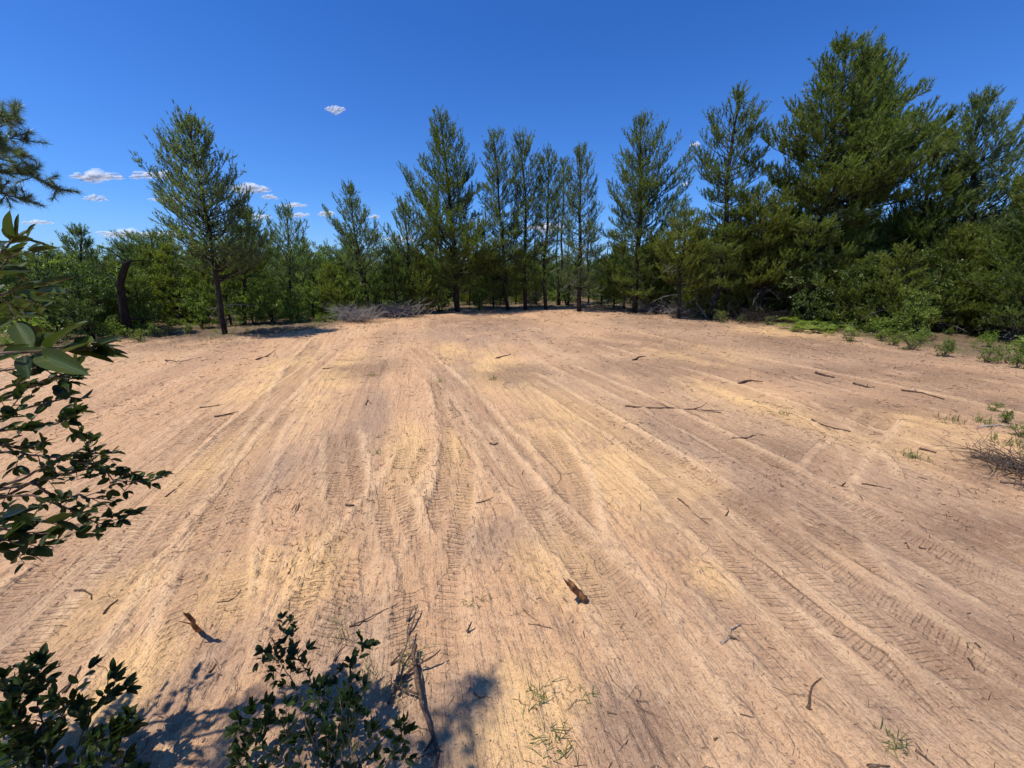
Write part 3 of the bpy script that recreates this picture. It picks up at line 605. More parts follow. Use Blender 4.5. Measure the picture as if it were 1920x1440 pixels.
# ------------------------------------------------------------------ saplings and bushes (prototypes, then copies)
def bush_parts(h, rad, seed, nst=6, nl=2200, ls=.07, fork=9):
    rng = np.random.default_rng(seed); wood, fol = Acc(), Acc(); A, B = [], []; tips = []
    for i in range(nst):
        az = rng.random() * 6.283; lean = rad * (.15 + .75 * rng.random()); hh = h * (.6 + .4 * rng.random()); n = 6
        f = np.linspace(0, 1, n)[:, None]; P = np.concatenate([f * math.cos(az) * lean, f * math.sin(az) * lean, f * hh], 1) + np.cumsum(rng.normal(size=(n, 3)) * .03 * h, 0) * [1, 1, .3]
        P[0] = (P[0] * .3); P[0, 2] = -.1; tube(wood, P, np.linspace(.012 + .006 * h, .006, n), 5, False)
        for k in range(fork):
            s = .06 + .94 * rng.random(); j = min(int(s * (n - 1)), n - 2); p0 = P[j] + (P[j + 1] - P[j]) * (s * (n - 1) - j)
            d = nrm(rng.normal(size=3) * [1, 1, .5] + [0, 0, .5]); L_ = rad * (.2 + .45 * rng.random()) * (1.2 - s * .5); p1 = p0 + d * L_
            A.append(p0); B.append(p1)
            for q in range(3):
                s2 = .4 + .6 * rng.random(); a = p0 + (p1 - p0) * s2; d2 = nrm(d + rng.normal(size=3) * .7); b_ = a + d2 * L_ * .5; A.append(a); B.append(b_); tips.append((a, b_))
            tips.append((p0 + (p1 - p0) * .4, p1))
    thin(wood, np.array(A), np.array(B), .006, .003)
    ti = rng.integers(0, len(tips), nl); a = np.array([t[0] for t in tips])[ti]; b_ = np.array([t[1] for t in tips])[ti]; u = rng.random((nl, 1)) ** .7
    Pb = a + (b_ - a) * u + rng.normal(size=(nl, 3)) * .03; D = nrm(nrm(b_ - a) * .6 + rng.normal(size=(nl, 3)) * .7)
    leaves(fol, Pb, D, ls * (.7 + .7 * rng.random(nl)), ls * .55 * (.7 + .6 * rng.random(nl)), rng, .35)
    return wood, fol
PROTO = {}
def proto(key, parts, mats):
    PROTO[key] = [(nm, a.mesh(nm), mt) for nm, a, mt in parts]
    for nm, me, mt in PROTO[key]:
        if not me.materials: me.materials.append(mt)
for i in range(4):
    wd, fl = bush_parts(3.0, 1.1, 300 + i, 8, 4200, .085, 12)
    proto(f'oak{i}', [('stem', wd, M['bark_dark']), ('crown', fl, M['oak'])], None)
for i in range(2):
    wd, fl = bush_parts(3.0, 1.3, 320 + i, 9, 5200, .075, 12)
    proto(f'dark{i}', [('stem', wd, M['bark_dark']), ('crown', fl, M['oak_dark'])], None)
for i in range(4):
    hh = 3.2; pr = [(.15 if i % 2 else .8, .9, .9), (1.0, 1.15, 1.1), (1.8, .95, 1.0), (2.5, .6, .6), (3.1, .15, .15)]
    wd, fl, dd = pine_parts((0, 0, 0), (.1, 0, hh), pr, 340 + i, nb=62, whorl=.45, kb=7, r0=.045, up1=40, dead=14 if i % 2 else 22, bw=.024)
    proto(f'young{i}', [('trunk', wd, M['bark']), ('crown', fl, M['pine_olive'] if i % 2 else M['pine'])] + [('dead_branch', d_, M['dead']) for d_ in dd[:8]], None)
for i in range(2):
    wd, fl = bush_parts(.5, .4, 360 + i, 6, 520, .05, 4)
    proto(f'low{i}', [('stem', wd, M['twig']), ('foliage', fl, M['oak'])], None)
def place(key, name, label, cat, group, loc, s, rz, sz=1.0):
    root = empty(name, loc, label, cat, group); root.rotation_euler = (0, 0, rz); root.scale = (s, s, s * sz)
    for nm, me, mt in PROTO[key]: link(nm, me, None, root)
    return root
# (px, forward distance, top py, prototype, label)
BUSH = [
 (85, 13.2, 452, 'dark0', 'dark bushy oak at the far left behind the near leaves'),
 (120, 14.5, 462, 'oak0', 'leafy oak sapling under the small pointed conifer'),
 (175, 14.0, 478, 'dark1', 'dense dark oak bush just left of the crooked dark snag'),
 (30, 12.6, 470, 'oak1', 'oak bush at the left edge mostly hidden by near leaves'),
 (215, 13.6, 500, 'oak2', 'shaggy green bush wrapped round the crooked dark snag'),
 (265, 14.6, 492, 'oak3', 'light green sapling right of the crooked dark snag'),
 (300, 16.5, 470, 'young1', 'olive young pine between the snag and the lone pine'),
 (345, 16.0, 458, 'young3', 'bright young pine directly left of the lone pine trunk'),
 (375, 14.6, 540, 'oak1', 'low sapling at the foot of the lone pine, left side'),
 (430, 15.4, 500, 'young0', 'young pine showing behind the lone pine trunk'),
 (475, 15.2, 505, 'oak0', 'yellowish oak sapling just right of the lone pine'),
 (510, 15.6, 520, 'oak2', 'slender oak sapling above the dark shade patch'),
 (550, 16.2, 505, 'oak3', 'oak sapling under the thin bluish pine'),
 (590, 17.0, 512, 'oak1', 'oak sapling between thin bluish pine and spreading pine'),
 (630, 17.6, 498, 'young3', 'young pine left of the spreading pine trunk'),
 (665, 18.2, 510, 'oak0', 'sapling behind the left grey brush heap'),
 (715, 19.0, 500, 'oak2', 'sapling behind the gap between the grey brush heaps'),
 (745, 20.0, 470, 'young2', 'young pine under the small sparse pine'),
 (790, 20.5, 480, 'young1', 'drooping young pine left of the tall centre pine trunk'),
 (825, 21.0, 510, 'dark1', 'dark bush touching the left of the tall centre pine trunk'),
 (900, 22.0, 535, 'oak3', 'low bright sapling right of the tall centre pine trunk'),
 (925, 23.5, 480, 'young0', 'young pine behind the close pair of pines'),
 (1005, 24.5, 500, 'young1', 'young pine between the close pair and the slim-trunked pine'),
 (1060, 25.0, 500, 'dark0', 'dark bush left of the grey-branched narrow pine'),
 (1125, 24.0, 490, 'young0', 'young pine between narrow pine and cone-shaped pine'),
 (1150, 22.5, 480, 'young2', 'young pine on the left flank of the cone-shaped pine'),
 (1235, 21.5, 470, 'young3', 'olive young pine on the right flank of the cone-shaped pine'),
 (1270, 20.0, 520, 'dark1', 'dark undergrowth bush right of the cone-shaped pine'),
 (1310, 19.5, 480, 'young1', 'olive young pine left of the layered pine trunk'),
 (1360, 19.0, 490, 'dark0', 'dark bush right behind the layered pine trunk'),
 (1390, 18.2, 465, 'young3', 'olive young pine right of the layered pine trunk'),
 (1455, 20.5, 450, 'young0', 'young pine left of the biggest pine trunk'),
 (1560, 20.0, 450, 'young1', 'olive young pine right of the biggest pine trunk'),
 (1600, 20.4, 420, 'young3', 'tall olive young pine under the biggest pine crown'),
 (1645, 18.6, 470, 'young2', 'young pine above the shaded log, right of the biggest pine'),
 (1690, 16.6, 430, 'young1', 'olive young pine in front of the shorter right pine'),
 (1740, 15.0, 470, 'young0', 'young pine left of the wind-swept pine trunk'),
 (1790, 14.6, 430, 'young3', 'olive young pine at the wind-swept pine foot'),
 (1830, 13.4, 480, 'young1', 'olive young pine right of the wind-swept pine trunk'),
 (1875, 12.8, 430, 'young3', 'tall olive young pine near the right edge'),
 (1915, 11.4, 500, 'young2', 'young pine cut by the right picture edge'),
 (1860, 12.0, 618, 'oak1', 'low green oak bush in front of the right-edge pines'),
 (1770, 13.4, 618, 'oak3', 'low bright bush before the wind-swept pine'),
 (1700, 14.6, 612, 'dark1', 'low dark bush in front of the shorter right pine')]
for i, (px, D, ty, key, lab) in enumerate(BUSH):
    p = PD(px, 600, D); z = gz(p.x, D); hh = PD(px, ty, D).z - z; h0 = 3.2 if 'young' in key else 3.1
    isy = 'young' in key; s = hh / h0
    place(key, 'young_pine' if isy else 'oak_bush', lab, 'young pine' if isy else 'bush', 'undergrowth along the clearing edge', (p.x, D, z), min(s, 1.5), i * 2.1, s / min(s, 1.5) * 1.0)

# scrub that reads as one mass further back: instances on points
pc = bpy.data.collections.new('scrub_prototypes')
keys = ['oak0', 'oak1', 'dark0', 'dark1', 'young0', 'young1', 'young2', 'young3']
for k in keys:
    vs, fs, mi, off, mats = [], [], [], 0, []
    for q, (nm, me, mt) in enumerate(PROTO[k]):
        v = np.empty(len(me.vertices) * 3, np.float32); me.vertices.foreach_get('co', v); v = v.reshape(-1, 3)
        f = np.empty(len(me.loops), np.int32); me.loops.foreach_get('vertex_index', f); f = f.reshape(-1, 3)
        vs.append(v); fs.append(f + off); mi.append(np.full(len(f), q)); off += len(v); mats.append(mt)
    me = mesh_np('scrub_' + k, np.concatenate(vs), np.concatenate(fs)); me.polygons.foreach_set('material_index', np.concatenate(mi).astype(np.int32))
    for mt in mats: me.materials.append(mt)
    pc.objects.link(bpy.data.objects.new('z_' + k, me))
def scatter(name, label, pts, scl, pc=pc, keys=keys):
    me = bpy.data.meshes.new(name); me.from_pydata([tuple(p) for p in pts], [], [])
    a = me.attributes.new('sc', 'FLOAT', 'POINT'); a.data.foreach_set('value', np.array(scl, np.float32))
    ob = link(name, me); tag(ob, label, None, None, 'stuff')
    ng = bpy.data.node_groups.new(name, 'GeometryNodeTree')
    ng.interface.new_socket('Geometry', in_out='INPUT', socket_type='NodeSocketGeometry'); ng.interface.new_socket('Geometry', in_out='OUTPUT', socket_type='NodeSocketGeometry')
    N = ng.nodes.new; L = ng.links.new; gi = N('NodeGroupInput'); go = N('NodeGroupOutput'); ip = N('GeometryNodeInstanceOnPoints'); ci = N('GeometryNodeCollectionInfo')
    ci.inputs['Collection'].default_value = pc; ci.inputs['Separate Children'].default_value = True; ci.inputs['Reset Children'].default_value = True
    L(gi.outputs[0], ip.inputs['Points']); L(ci.outputs[0], ip.inputs['Instance']); ip.inputs['Pick Instance'].default_value = True
    ri = N('FunctionNodeRandomValue'); ri.data_type = 'INT'; ri.inputs[4].default_value = 0; ri.inputs[5].default_value = len(keys) - 1; L(ri.outputs[2], ip.inputs['Instance Index'])
    rr = N('FunctionNodeRandomValue'); rr.data_type = 'FLOAT_VECTOR'; rr.inputs[0].default_value = (-.06, -.06, 0); rr.inputs[1].default_value = (.06, .06, 6.28); L(rr.outputs[0], ip.inputs['Rotation'])
    na = N('GeometryNodeInputNamedAttribute'); na.data_type = 'FLOAT'; na.inputs[0].default_value = 'sc'; L(na.outputs[0], ip.inputs['Scale'])
    L(ip.outputs[0], go.inputs[0]); md = ob.modifiers.new('scatter', 'NODES'); md.node_group = ng
    return ob
pts, scl = [], []; rg = np.random.default_rng(77)
TOPX = [-400, 0, 200, 235, 330, 450, 700, 800, 980, 1050, 1130, 1250, 1450, 1700, 1920, 2300]
TOPY = [455, 462, 480, 492, 475, 480, 478, 470, 475, 478, 465, 430, 400, 380, 380, 370]
tries = 0
while len(pts) < 950 and tries < 20000:
    tries += 1
    D = 9 + 42 * rg.random() ** 1.15; x = (rg.random() * 2 - 1) * (1.5 * D + 4)
    if clearing_edge(x, D) < (4.0 if abs(x) > 6 else 2.2): continue
    px = 960 + x / D * (CP * FPX + SP * 200)
    z = gz(x, D); hh = PD(px, np.interp(px, TOPX, TOPY) + rg.random() * 26, D).z - z; ce_ = float(clearing_edge(np.array(x), np.array(D))); s = min(max(hh / 3.2, .5), 2.0) * (.55 + .5 * rg.random()) * min(1, .55 + ce_ * .06)
    pts.append((x, D, z)); scl.append(s)
scatter('underbrush', 'dense green scrub filling the woods behind the front trees', pts, scl)
lc = bpy.data.collections.new('low_prototypes')
for k in ('low0', 'low1'):
    fm = PROTO[k][1][1]; lc.objects.link(bpy.data.objects.new('z_' + k, fm))
lp, ls_ = [], []
for i in range(3000):
    D = 8 + 32 * rg.random(); x = (rg.random() * 2 - 1) * (1.4 * D + 3); ce_ = float(clearing_edge(np.array(x), np.array(D)))
    if ce_ < .9 or (ce_ < 3.5 and rg.random() < .72): continue
    lp.append((x, D, 0)); ls_.append((.5 + 1.2 * rg.random() ** 1.5) * min(1, .35 + ce_ * .15))
lp = np.array(lp); lp[:, 2] = terrain(lp[:, 0], lp[:, 1])
scatter('ground_cover', 'knee-high leafy ground cover under the trees', lp, ls_, lc, ['a', 'b'])
pts, scl = [], []
for i in range(520):
    D = 50 + 130 * rg.random(); x = (rg.random() * 2 - 1) * 1.5 * D; pts.append((x, D, 0)); scl.append(1.2 + .9 * rg.random())
scatter('far_woods', 'far-off low woods on the horizon', pts, scl)

# ------------------------------------------------------------------ crooked snag, dead wood, brush heaps
def stick(name, label, pts, rad, mat='stick', cat='stick', group='sticks lying on the sand', side=2, seed=0, ground=True, n=6, taper=.35, stuff_twigs=0):
    rng = np.random.default_rng(seed + 900); W = []
    for p in pts:
        if len(p) == 2: W.append(onground(p[0], p[1], rad * .7))
        else: W.append(PZ(p[0], p[1], p[2] + gz(*PZ(p[0], p[1], p[2])[:2]) if ground else p[2]))
    b = W[0].copy(); W = np.array([tuple(q - b) for q in W]); Q = [W[0]]
    for i in range(len(W) - 1):
        for k in range(1, 4):
            f = k / 3; q = W[i] * (1 - f) + W[i + 1] * f
            if k < 3: q = q + rng.normal(size=3) * np.array([1, 1, .5]) * np.linalg.norm(W[i + 1] - W[i]) * .035
            Q.append(q)
    Q = np.array(Q); acc = Acc(); tube(acc, Q, np.linspace(rad, rad * taper, len(Q)) * (1 + (.03 if taper > .7 else .125) * rng.normal(size=len(Q))), n)
    if taper > .7:
        e_ = nrm(Q[-1] - Q[-2])
        for k in range(7): q_ = Q[-1] + rng.normal(size=3) * rad * .4 - e_ * rad; thin(acc, [q_], [q_ + e_ * rad * (1.5 + 2 * rng.random())], rad * .45, rad * .1)
    ob = acc.build(name, M[mat], None, True); ob.location = b
    tot = np.linalg.norm(Q[-1] - Q[0])
    if side:
        for k in range(side):
            tw = Acc()
            j = rng.integers(len(Q) // 3, len(Q) - 1); d = nrm(nrm(Q[j + 1] - Q[j]) + rng.normal(size=3) * [.8, .8, .25]); l = tot * (.12 + .2 * rng.random())
            p1 = Q[j] + d * l * .5 + rng.normal(size=3) * .04 * l; p2 = Q[j] + d * l; tube(tw, [Q[j], p1, p2], [rad * .5, rad * .4, rad * .2], 4); tw.build('twig', M[mat], ob)
    tag(ob, label, cat, group); return ob

def upright(name, label, pxs, D, rad, mat, cat, group, seed, nb=6, taper=.5):
    rng = np.random.default_rng(seed); b = PD(*pxs[0], D); b.z = gz(b.x, b.y) - .1; W = [np.array(b)] + [np.array(PD(*p, D)) for p in pxs[1:]]
    W = np.array(W) - np.array(b); root = empty(name, b, label, cat, group); a = Acc(); tube(a, W, np.linspace(rad, rad * taper, len(W)), 8); a.V[-1] += rng.normal(size=a.V[-1].shape) * rad * .07
    a.build('trunk', M[mat], root)
    for k in range(nb):
        d = Acc(); j = rng.integers(1, len(W)); p = W[j]; dd = nrm(rng.normal(size=3) * [1, 1, .6]); l = .4 + .8 * rng.random(); q = p + dd * l * .5 + rng.normal(size=3) * .06
        tube(d, [p, q, p + dd * l], [.02, .012, .004], 4, False); d.build('branch', M[mat], root)
    return root
upright('tree_snag', 'crooked dark dead trunk at the left edge of the clearing', [(242, 634), (236, 600), (229, 565), (226, 530), (232, 505), (238, 490)], PZ(240, 632).y, .13, 'bark_dark', 'dead tree', None, 5, 12, .65)
th = [  # further bare trunks one can tell apart inside the wood
 (880, 24.5, 420, .05, 'thin bare trunk right behind the tall centre pine'), (938, 25, 430, .05, 'thin trunk left of the close pair of pines'),
 (967, 26, 440, .045, 'thin trunk between the close pair of pines'), (1003, 26, 400, .06, 'straight thin trunk right of the close pair'),
 (1045, 25.5, 400, .06, 'thin trunk just right of the slim-trunked pine'), (1066, 25, 430, .05, 'thin leaning trunk left of the narrow pointed pine'),
 (1103, 26, 420, .06, 'thin trunk just right of the narrow pointed pine'), (1170, 23, 430, .06, 'thin trunk left of the cone-shaped pine trunk'),
 (1212, 24, 430, .06, 'thin trunk right of the cone-shaped pine trunk'), (683, 20, 520, .05, 'thin trunk beside the spreading pine'),
 (840, 25, 470, .045, 'thin trunk left of the tall centre pine trunk'), (1140, 27, 440, .05, 'distant thin trunk in the gap before the cone-shaped pine')]
for i, (px, D, ty, r0, lab) in enumerate(th):
    upright('bare_tree', lab, [(px, 575), (px + 2, 530), (px - 2, 480), (px + 3, ty)], D, r0, 'bark', 'bare tree', 'thin bare trunks inside the wood', 50 + i, 16, .5)

def heap(name, label, px, py, wpx, hpx, seed, mat='dead', cat='brush heap', n=320, L0=.5, fan=1.0, rad=.006, group='heaps of dead brush'):
    rng = np.random.default_rng(seed); b = onground(px, py); s = b.y / ray(px, py)[1]; W = wpx * s * .5; H = hpx * s
    A = rng.normal(size=(n, 3)) * [W * .42, W * .3, .05]; A[:, 2] = np.abs(A[:, 2]); az = rng.random(n) * 6.283
    d = nrm(np.stack([np.cos(az) * fan, np.sin(az) * fan, .25 + rng.random(n) * .9], 1)); l = (L0 * (.4 + rng.random(n)))[:, None]
    a = Acc(); Mx = A + d * l * .55; E = A + d * l + np.array([0, 0, -1]) * l * .22 + rng.normal(size=(n, 3)) * .05; top = H
    for Q in (A, Mx, E): Q[:, 2] = np.clip(Q[:, 2], 0, top)
    thin(a, A, Mx, rad, rad * .7); thin(a, Mx, E, rad * .7, rad * .3); k = n * 2; i = rng.integers(0, n, k)
    S0 = Mx[i] + (E[i] - Mx[i]) * rng.random((k, 1)); thin(a, S0, S0 + nrm(d[i] + rng.normal(size=(k, 3)) * .6) * (.1 + .15 * rng.random((k, 1))), rad * .4, rad * .25)
    root = a.build(name, M[mat]); root.location = b; tag(root, label, cat, group); return root
heap('brush_heap', 'grey heap of dead twigs left of the centre, at the clearing edge', 735, 592, 110, 48, 1, n=420, L0=1.1, rad=.010)
heap('brush_heap', 'smaller grey twig heap further left below the spreading pine', 668, 600, 70, 36, 2, n=260, L0=.9, rad=.010)
heap('brush_heap', 'tangle of dead branches behind the edge left of the layered pine', 1270, 588, 80, 30, 3, n=120, L0=1.0, rad=.012)
heap('brush_heap', 'dark tangle of dead brush between layered pine and biggest pine', 1420, 602, 110, 26, 4, mat='bark', n=260, L0=.9, rad=.010)
heap('brush_heap', 'dead twigs heaped against the foot of the cone-shaped pine', 1215, 584, 60, 60, 6, n=200, L0=1.1, rad=.01)
heap('brush_heap', 'scraggly brown brush heap at the right edge of the sand', 1925, 890, 110, 26, 5, mat='twig', n=110, L0=.45, rad=.006, fan=1.6)
def log(label, a, b_, D0, D1, rad, mat='dead', seed=0, cat='log', group='dead logs and branches at the wood edge'):
    A = np.array(PD(*a, D0)); B = np.array(PD(*b_, D1)); Pm = (A + B) / 2 + [0, 0, .03]
    ac = Acc(); tube(ac, np.array([A, Pm, B]) - A, [rad, rad * .85, rad * .6], 7); ob = ac.build('fallen_log', M[mat], None, True); ob.location = A; tag(ob, label, cat, group)
log('pale fallen trunk lying low in the wood right of centre', (1075, 576), (1150, 562), 24, 24.5, .05)
log('whitish log sticking out of the tangle left of the layered pine', (1240, 548), (1290, 562), 21, 20.5, .05)
log('pale branch leaning on the tangle beside the layered pine trunk', (1295, 565), (1332, 545), 20, 20, .04)
log('pale bare stick leaning down to the sand left of the layered pine', (1305, 568), (1326, 597), 18.8, 18.0, .03)
log('pale thin pole lying in the shade left of the biggest pine', (1440, 602), (1488, 602), 17.4, 17.3, .022)
log('thin grey branch hanging in front of the biggest pine trunk', (1470, 485), (1485, 545), 16.8, 16.7, .02)
log('dark shaded log right of the palmetto pile', (1580, 615), (1660, 622), 15.9, 15.3, .07, 'bark_dark')
log('grey broken branch jutting right under the biggest pine', (1600, 500), (1680, 508), 16.3, 15.8, .022)
log('pale stick lying by the right brush heap', (1835, 800), (1905, 802), PZ(1835, 800).y, PZ(1905, 802).y, .012)

# palmetto pile
def palmetto(label, px, py, nf, R0, seed):
    rng = np.random.default_rng(seed); b = onground(px, py); root = empty('palmetto_frond_pile', b, label, 'palmetto', None)
    for i in range(nf):
        a = Acc(); az = rng.random() * 6.283; o_ = np.array([rng.normal() * R0 * .5, rng.normal() * R0 * .35, .03 + .2 * rng.random()]); e = .15 + .5 * rng.random()
        ax = np.array([math.cos(az) * math.cos(e), math.sin(az) * math.cos(e), math.sin(e)]); sd = nrm(np.cross(ax, [0, 0, 1.])); up = np.cross(sd, ax)
        for k in range(16):
            t = (k - 7.5) / 7.5 * 1.35; d = nrm(ax * math.cos(t) + sd * math.sin(t) + up * .1 * rng.normal()); L_ = .42 * (1 - .25 * abs(t)); S = nrm(np.cross(d, up)) * .016
            p1 = o_ + d * L_ * .55; p2 = o_ + d * L_ - np.array([0, 0, .08]); a.add([o_, p1 - S, p1 + S + up * .005, p2], [(0, 1, 2), (1, 3, 2)])
        a.build('frond', M['fern'], root)
    return root
palmetto('heap of cut yellow-green palmetto fronds at the foot of the biggest pine', 1540, 622, 34, 1.1, 8)
palmetto('small cluster of cut palmetto fronds left of the bigger heap', 1500, 612, 10, .6, 9)

# low plants along the edge
LOWP = [(1590, 640, 'low0'), (1650, 640, 'low1'), (1710, 655, 'low0'), (1675, 648, 'low1'), (1770, 668, 'low1'), (1850, 680, 'low0'), (1905, 690, 'low1'), (290, 632, 'low1'), (322, 628, 'low0'),
        (262, 640, 'low0'), (355, 625, 'low1'), (610, 604, 'low0'), (700, 594, 'low1'), (1350, 602, 'low0'), (1390, 606, 'low1'), (1440, 609, 'low0')]
LOWP += [(1912, 818, 'low0'), (1885, 792, 'low1'), (1935, 860, 'low1'), (1860, 770, 'low0')]
where = ['right of the palmetto heap', 'in front of the shaded log', 'below the shorter right pine', 'just left of another seedling below the shorter right pine', 'below the wind-swept pine', 'near the right picture edge, left of the last seedling', 'cut by the right picture edge',
         'right of the crooked snag', 'midway between snag and lone pine', 'at the foot of the crooked snag', 'near the foot of the lone pine', 'on the edge left of the grey heaps', 'between the two grey heaps',
         'right of the layered pine foot', 'further right of the layered pine foot', 'beside the yellow sand patch', 'by the pale stick at the right edge', 'above the pale stick at the right edge', 'cut by the right edge above the brush heap', 'on the brown soil left of the pale stick']
for i, (px, py, k) in enumerate(LOWP):
    p = onground(px, py); place(k, 'green_seedling', 'low leafy green plant ' + where[i], 'plant', 'low plants at the clearing edge', p, (.8 + .5 * random.random()) * (.28 if py > 760 else .8), i * 1.3)

# grass
def grass_obj(name, label, pts, seed, mat, h=.12, wd=.006, k=12, spread=.05, cat=None, kind='stuff'):
    rng = np.random.default_rng(seed); P = np.repeat(np.array(pts), k, 0); n = len(P); P = P + rng.normal(size=(n, 3)) * [spread, spread, 0]
    a = Acc(); az = rng.random(n) * 6.283; e = .25 + 1.1 * rng.random(n); d = np.stack([np.cos(az) * np.cos(e), np.sin(az) * np.cos(e), np.sin(e)], 1)
    L_ = (h * (.4 + .9 * rng.random(n)))[:, None]; S = nrm(np.cross(d, [0, 0, 1.])) * wd * .5; m_ = P + d * L_ * .6; t_ = P + d * L_ + np.array([0, 0, -.35]) * L_ * np.cos(e)[:, None]
    V = np.stack([P - S, P + S, m_ + S * .7, m_ - S * .7, t_], 1); a.add(V.reshape(-1, 3), (np.arange(n)[:, None, None] * 5 + np.array([(0, 1, 2), (0, 2, 3), (3, 2, 4)])[None]).reshape(-1, 3))
    o_ = a.build(name, M[mat])
    if kind == 'stuff': tag(o_, label, None, None, 'stuff')
    else: tag(o_, label, cat)
    return o_
def gpts(xs, ys): z = terrain(np.array(xs), np.array(ys)); return np.stack([xs, ys, z], 1)
rg = np.random.default_rng(5)
xs = rg.uniform(-40, 40, 9000); ys = rg.uniform(5, 34, 9000); ce = clearing_edge(xs, ys); k = (ce > -.4) & (ce < 9) & (fbm(xs * .6, ys * .6, 90) > .42); 
grass_obj('edge_grass', 'thin green grass growing at the woodland edge', gpts(xs[k], ys[k]), 1, 'grass', .20, .012, 7, .12)
k2 = (ce > -.3) & (ce < 7) & (fbm(xs * .8 + 30, ys * .8, 91) > .45)
grass_obj('dry_grass', 'dry straw and dead grass at the woodland edge', gpts(xs[k2] + .1, ys[k2]), 2, 'drygrass', .16, .010, 6, .15)
TUFT = [(1030, 1395, .10, 40, 'grass', 'green grass tuft at the bottom edge right of the shadows'), (1010, 1310, .08, 26, 'grass', 'wispy grass tuft above the bottom green tuft'),
        (888, 1130, .07, 22, 'grass', 'small curled grass tuft above the forked roots'), (640, 1185, .11, 40, 'drygrass', 'flattened straw tuft right of the middle shrub top'),
        (690, 1270, .09, 26, 'grass', 'ring of grass right of the middle shrub'), (745, 1300, .11, 40, 'drygrass', 'straw tuft at the root cluster'), (770, 1240, .09, 30, 'grass', 'thin grass beside the crossed roots'),
        (1712, 856, .12, 44, 'grass', 'small dark green tuft on the right part of the sand'), (1785, 790, .14, 40, 'grass', 'grass tuft near the brown soil at right'), (1850, 795, .16, 50, 'grass', 'grass tuft left of the pale stick by the right edge'),
        (1905, 835, .2, 70, 'grass', 'thick green tuft at the right picture edge'), (1468, 776, .08, 20, 'grass', 'tiny grey-green sprig right of the long branch'), (700, 705, .12, 30, 'grass', 'faint green tuft far left of the yellow patch'),
        (705, 850, .07, 16, 'grass', 'tiny weed between the parallel tracks'), (655, 1130, .07, 20, 'drygrass', 'faint withered tuft above the middle shrub'), (1675, 1392, .07, 30, 'grass', 'small round green tuft near the bottom right'),
        (825, 716, .12, 20, 'grass', 'tiny weed left of the dark spot by the yellow patch'), (925, 712, .12, 24, 'grass', 'tiny weed below the bright yellow patch'), (1095, 1310, .06, 16, 'grass', 'thin blades below the upright peg')]
for i, (px, py, h, kk, mt, lab) in enumerate(TUFT):
    p = onground(px, py); grass_obj('grass_tuft', lab, [tuple(p)], 30 + i, mt, h, .0045 if py > 900 else .008, kk, h * .5, 'grass', 'thing')['group'] = 'grass tufts on the sand'

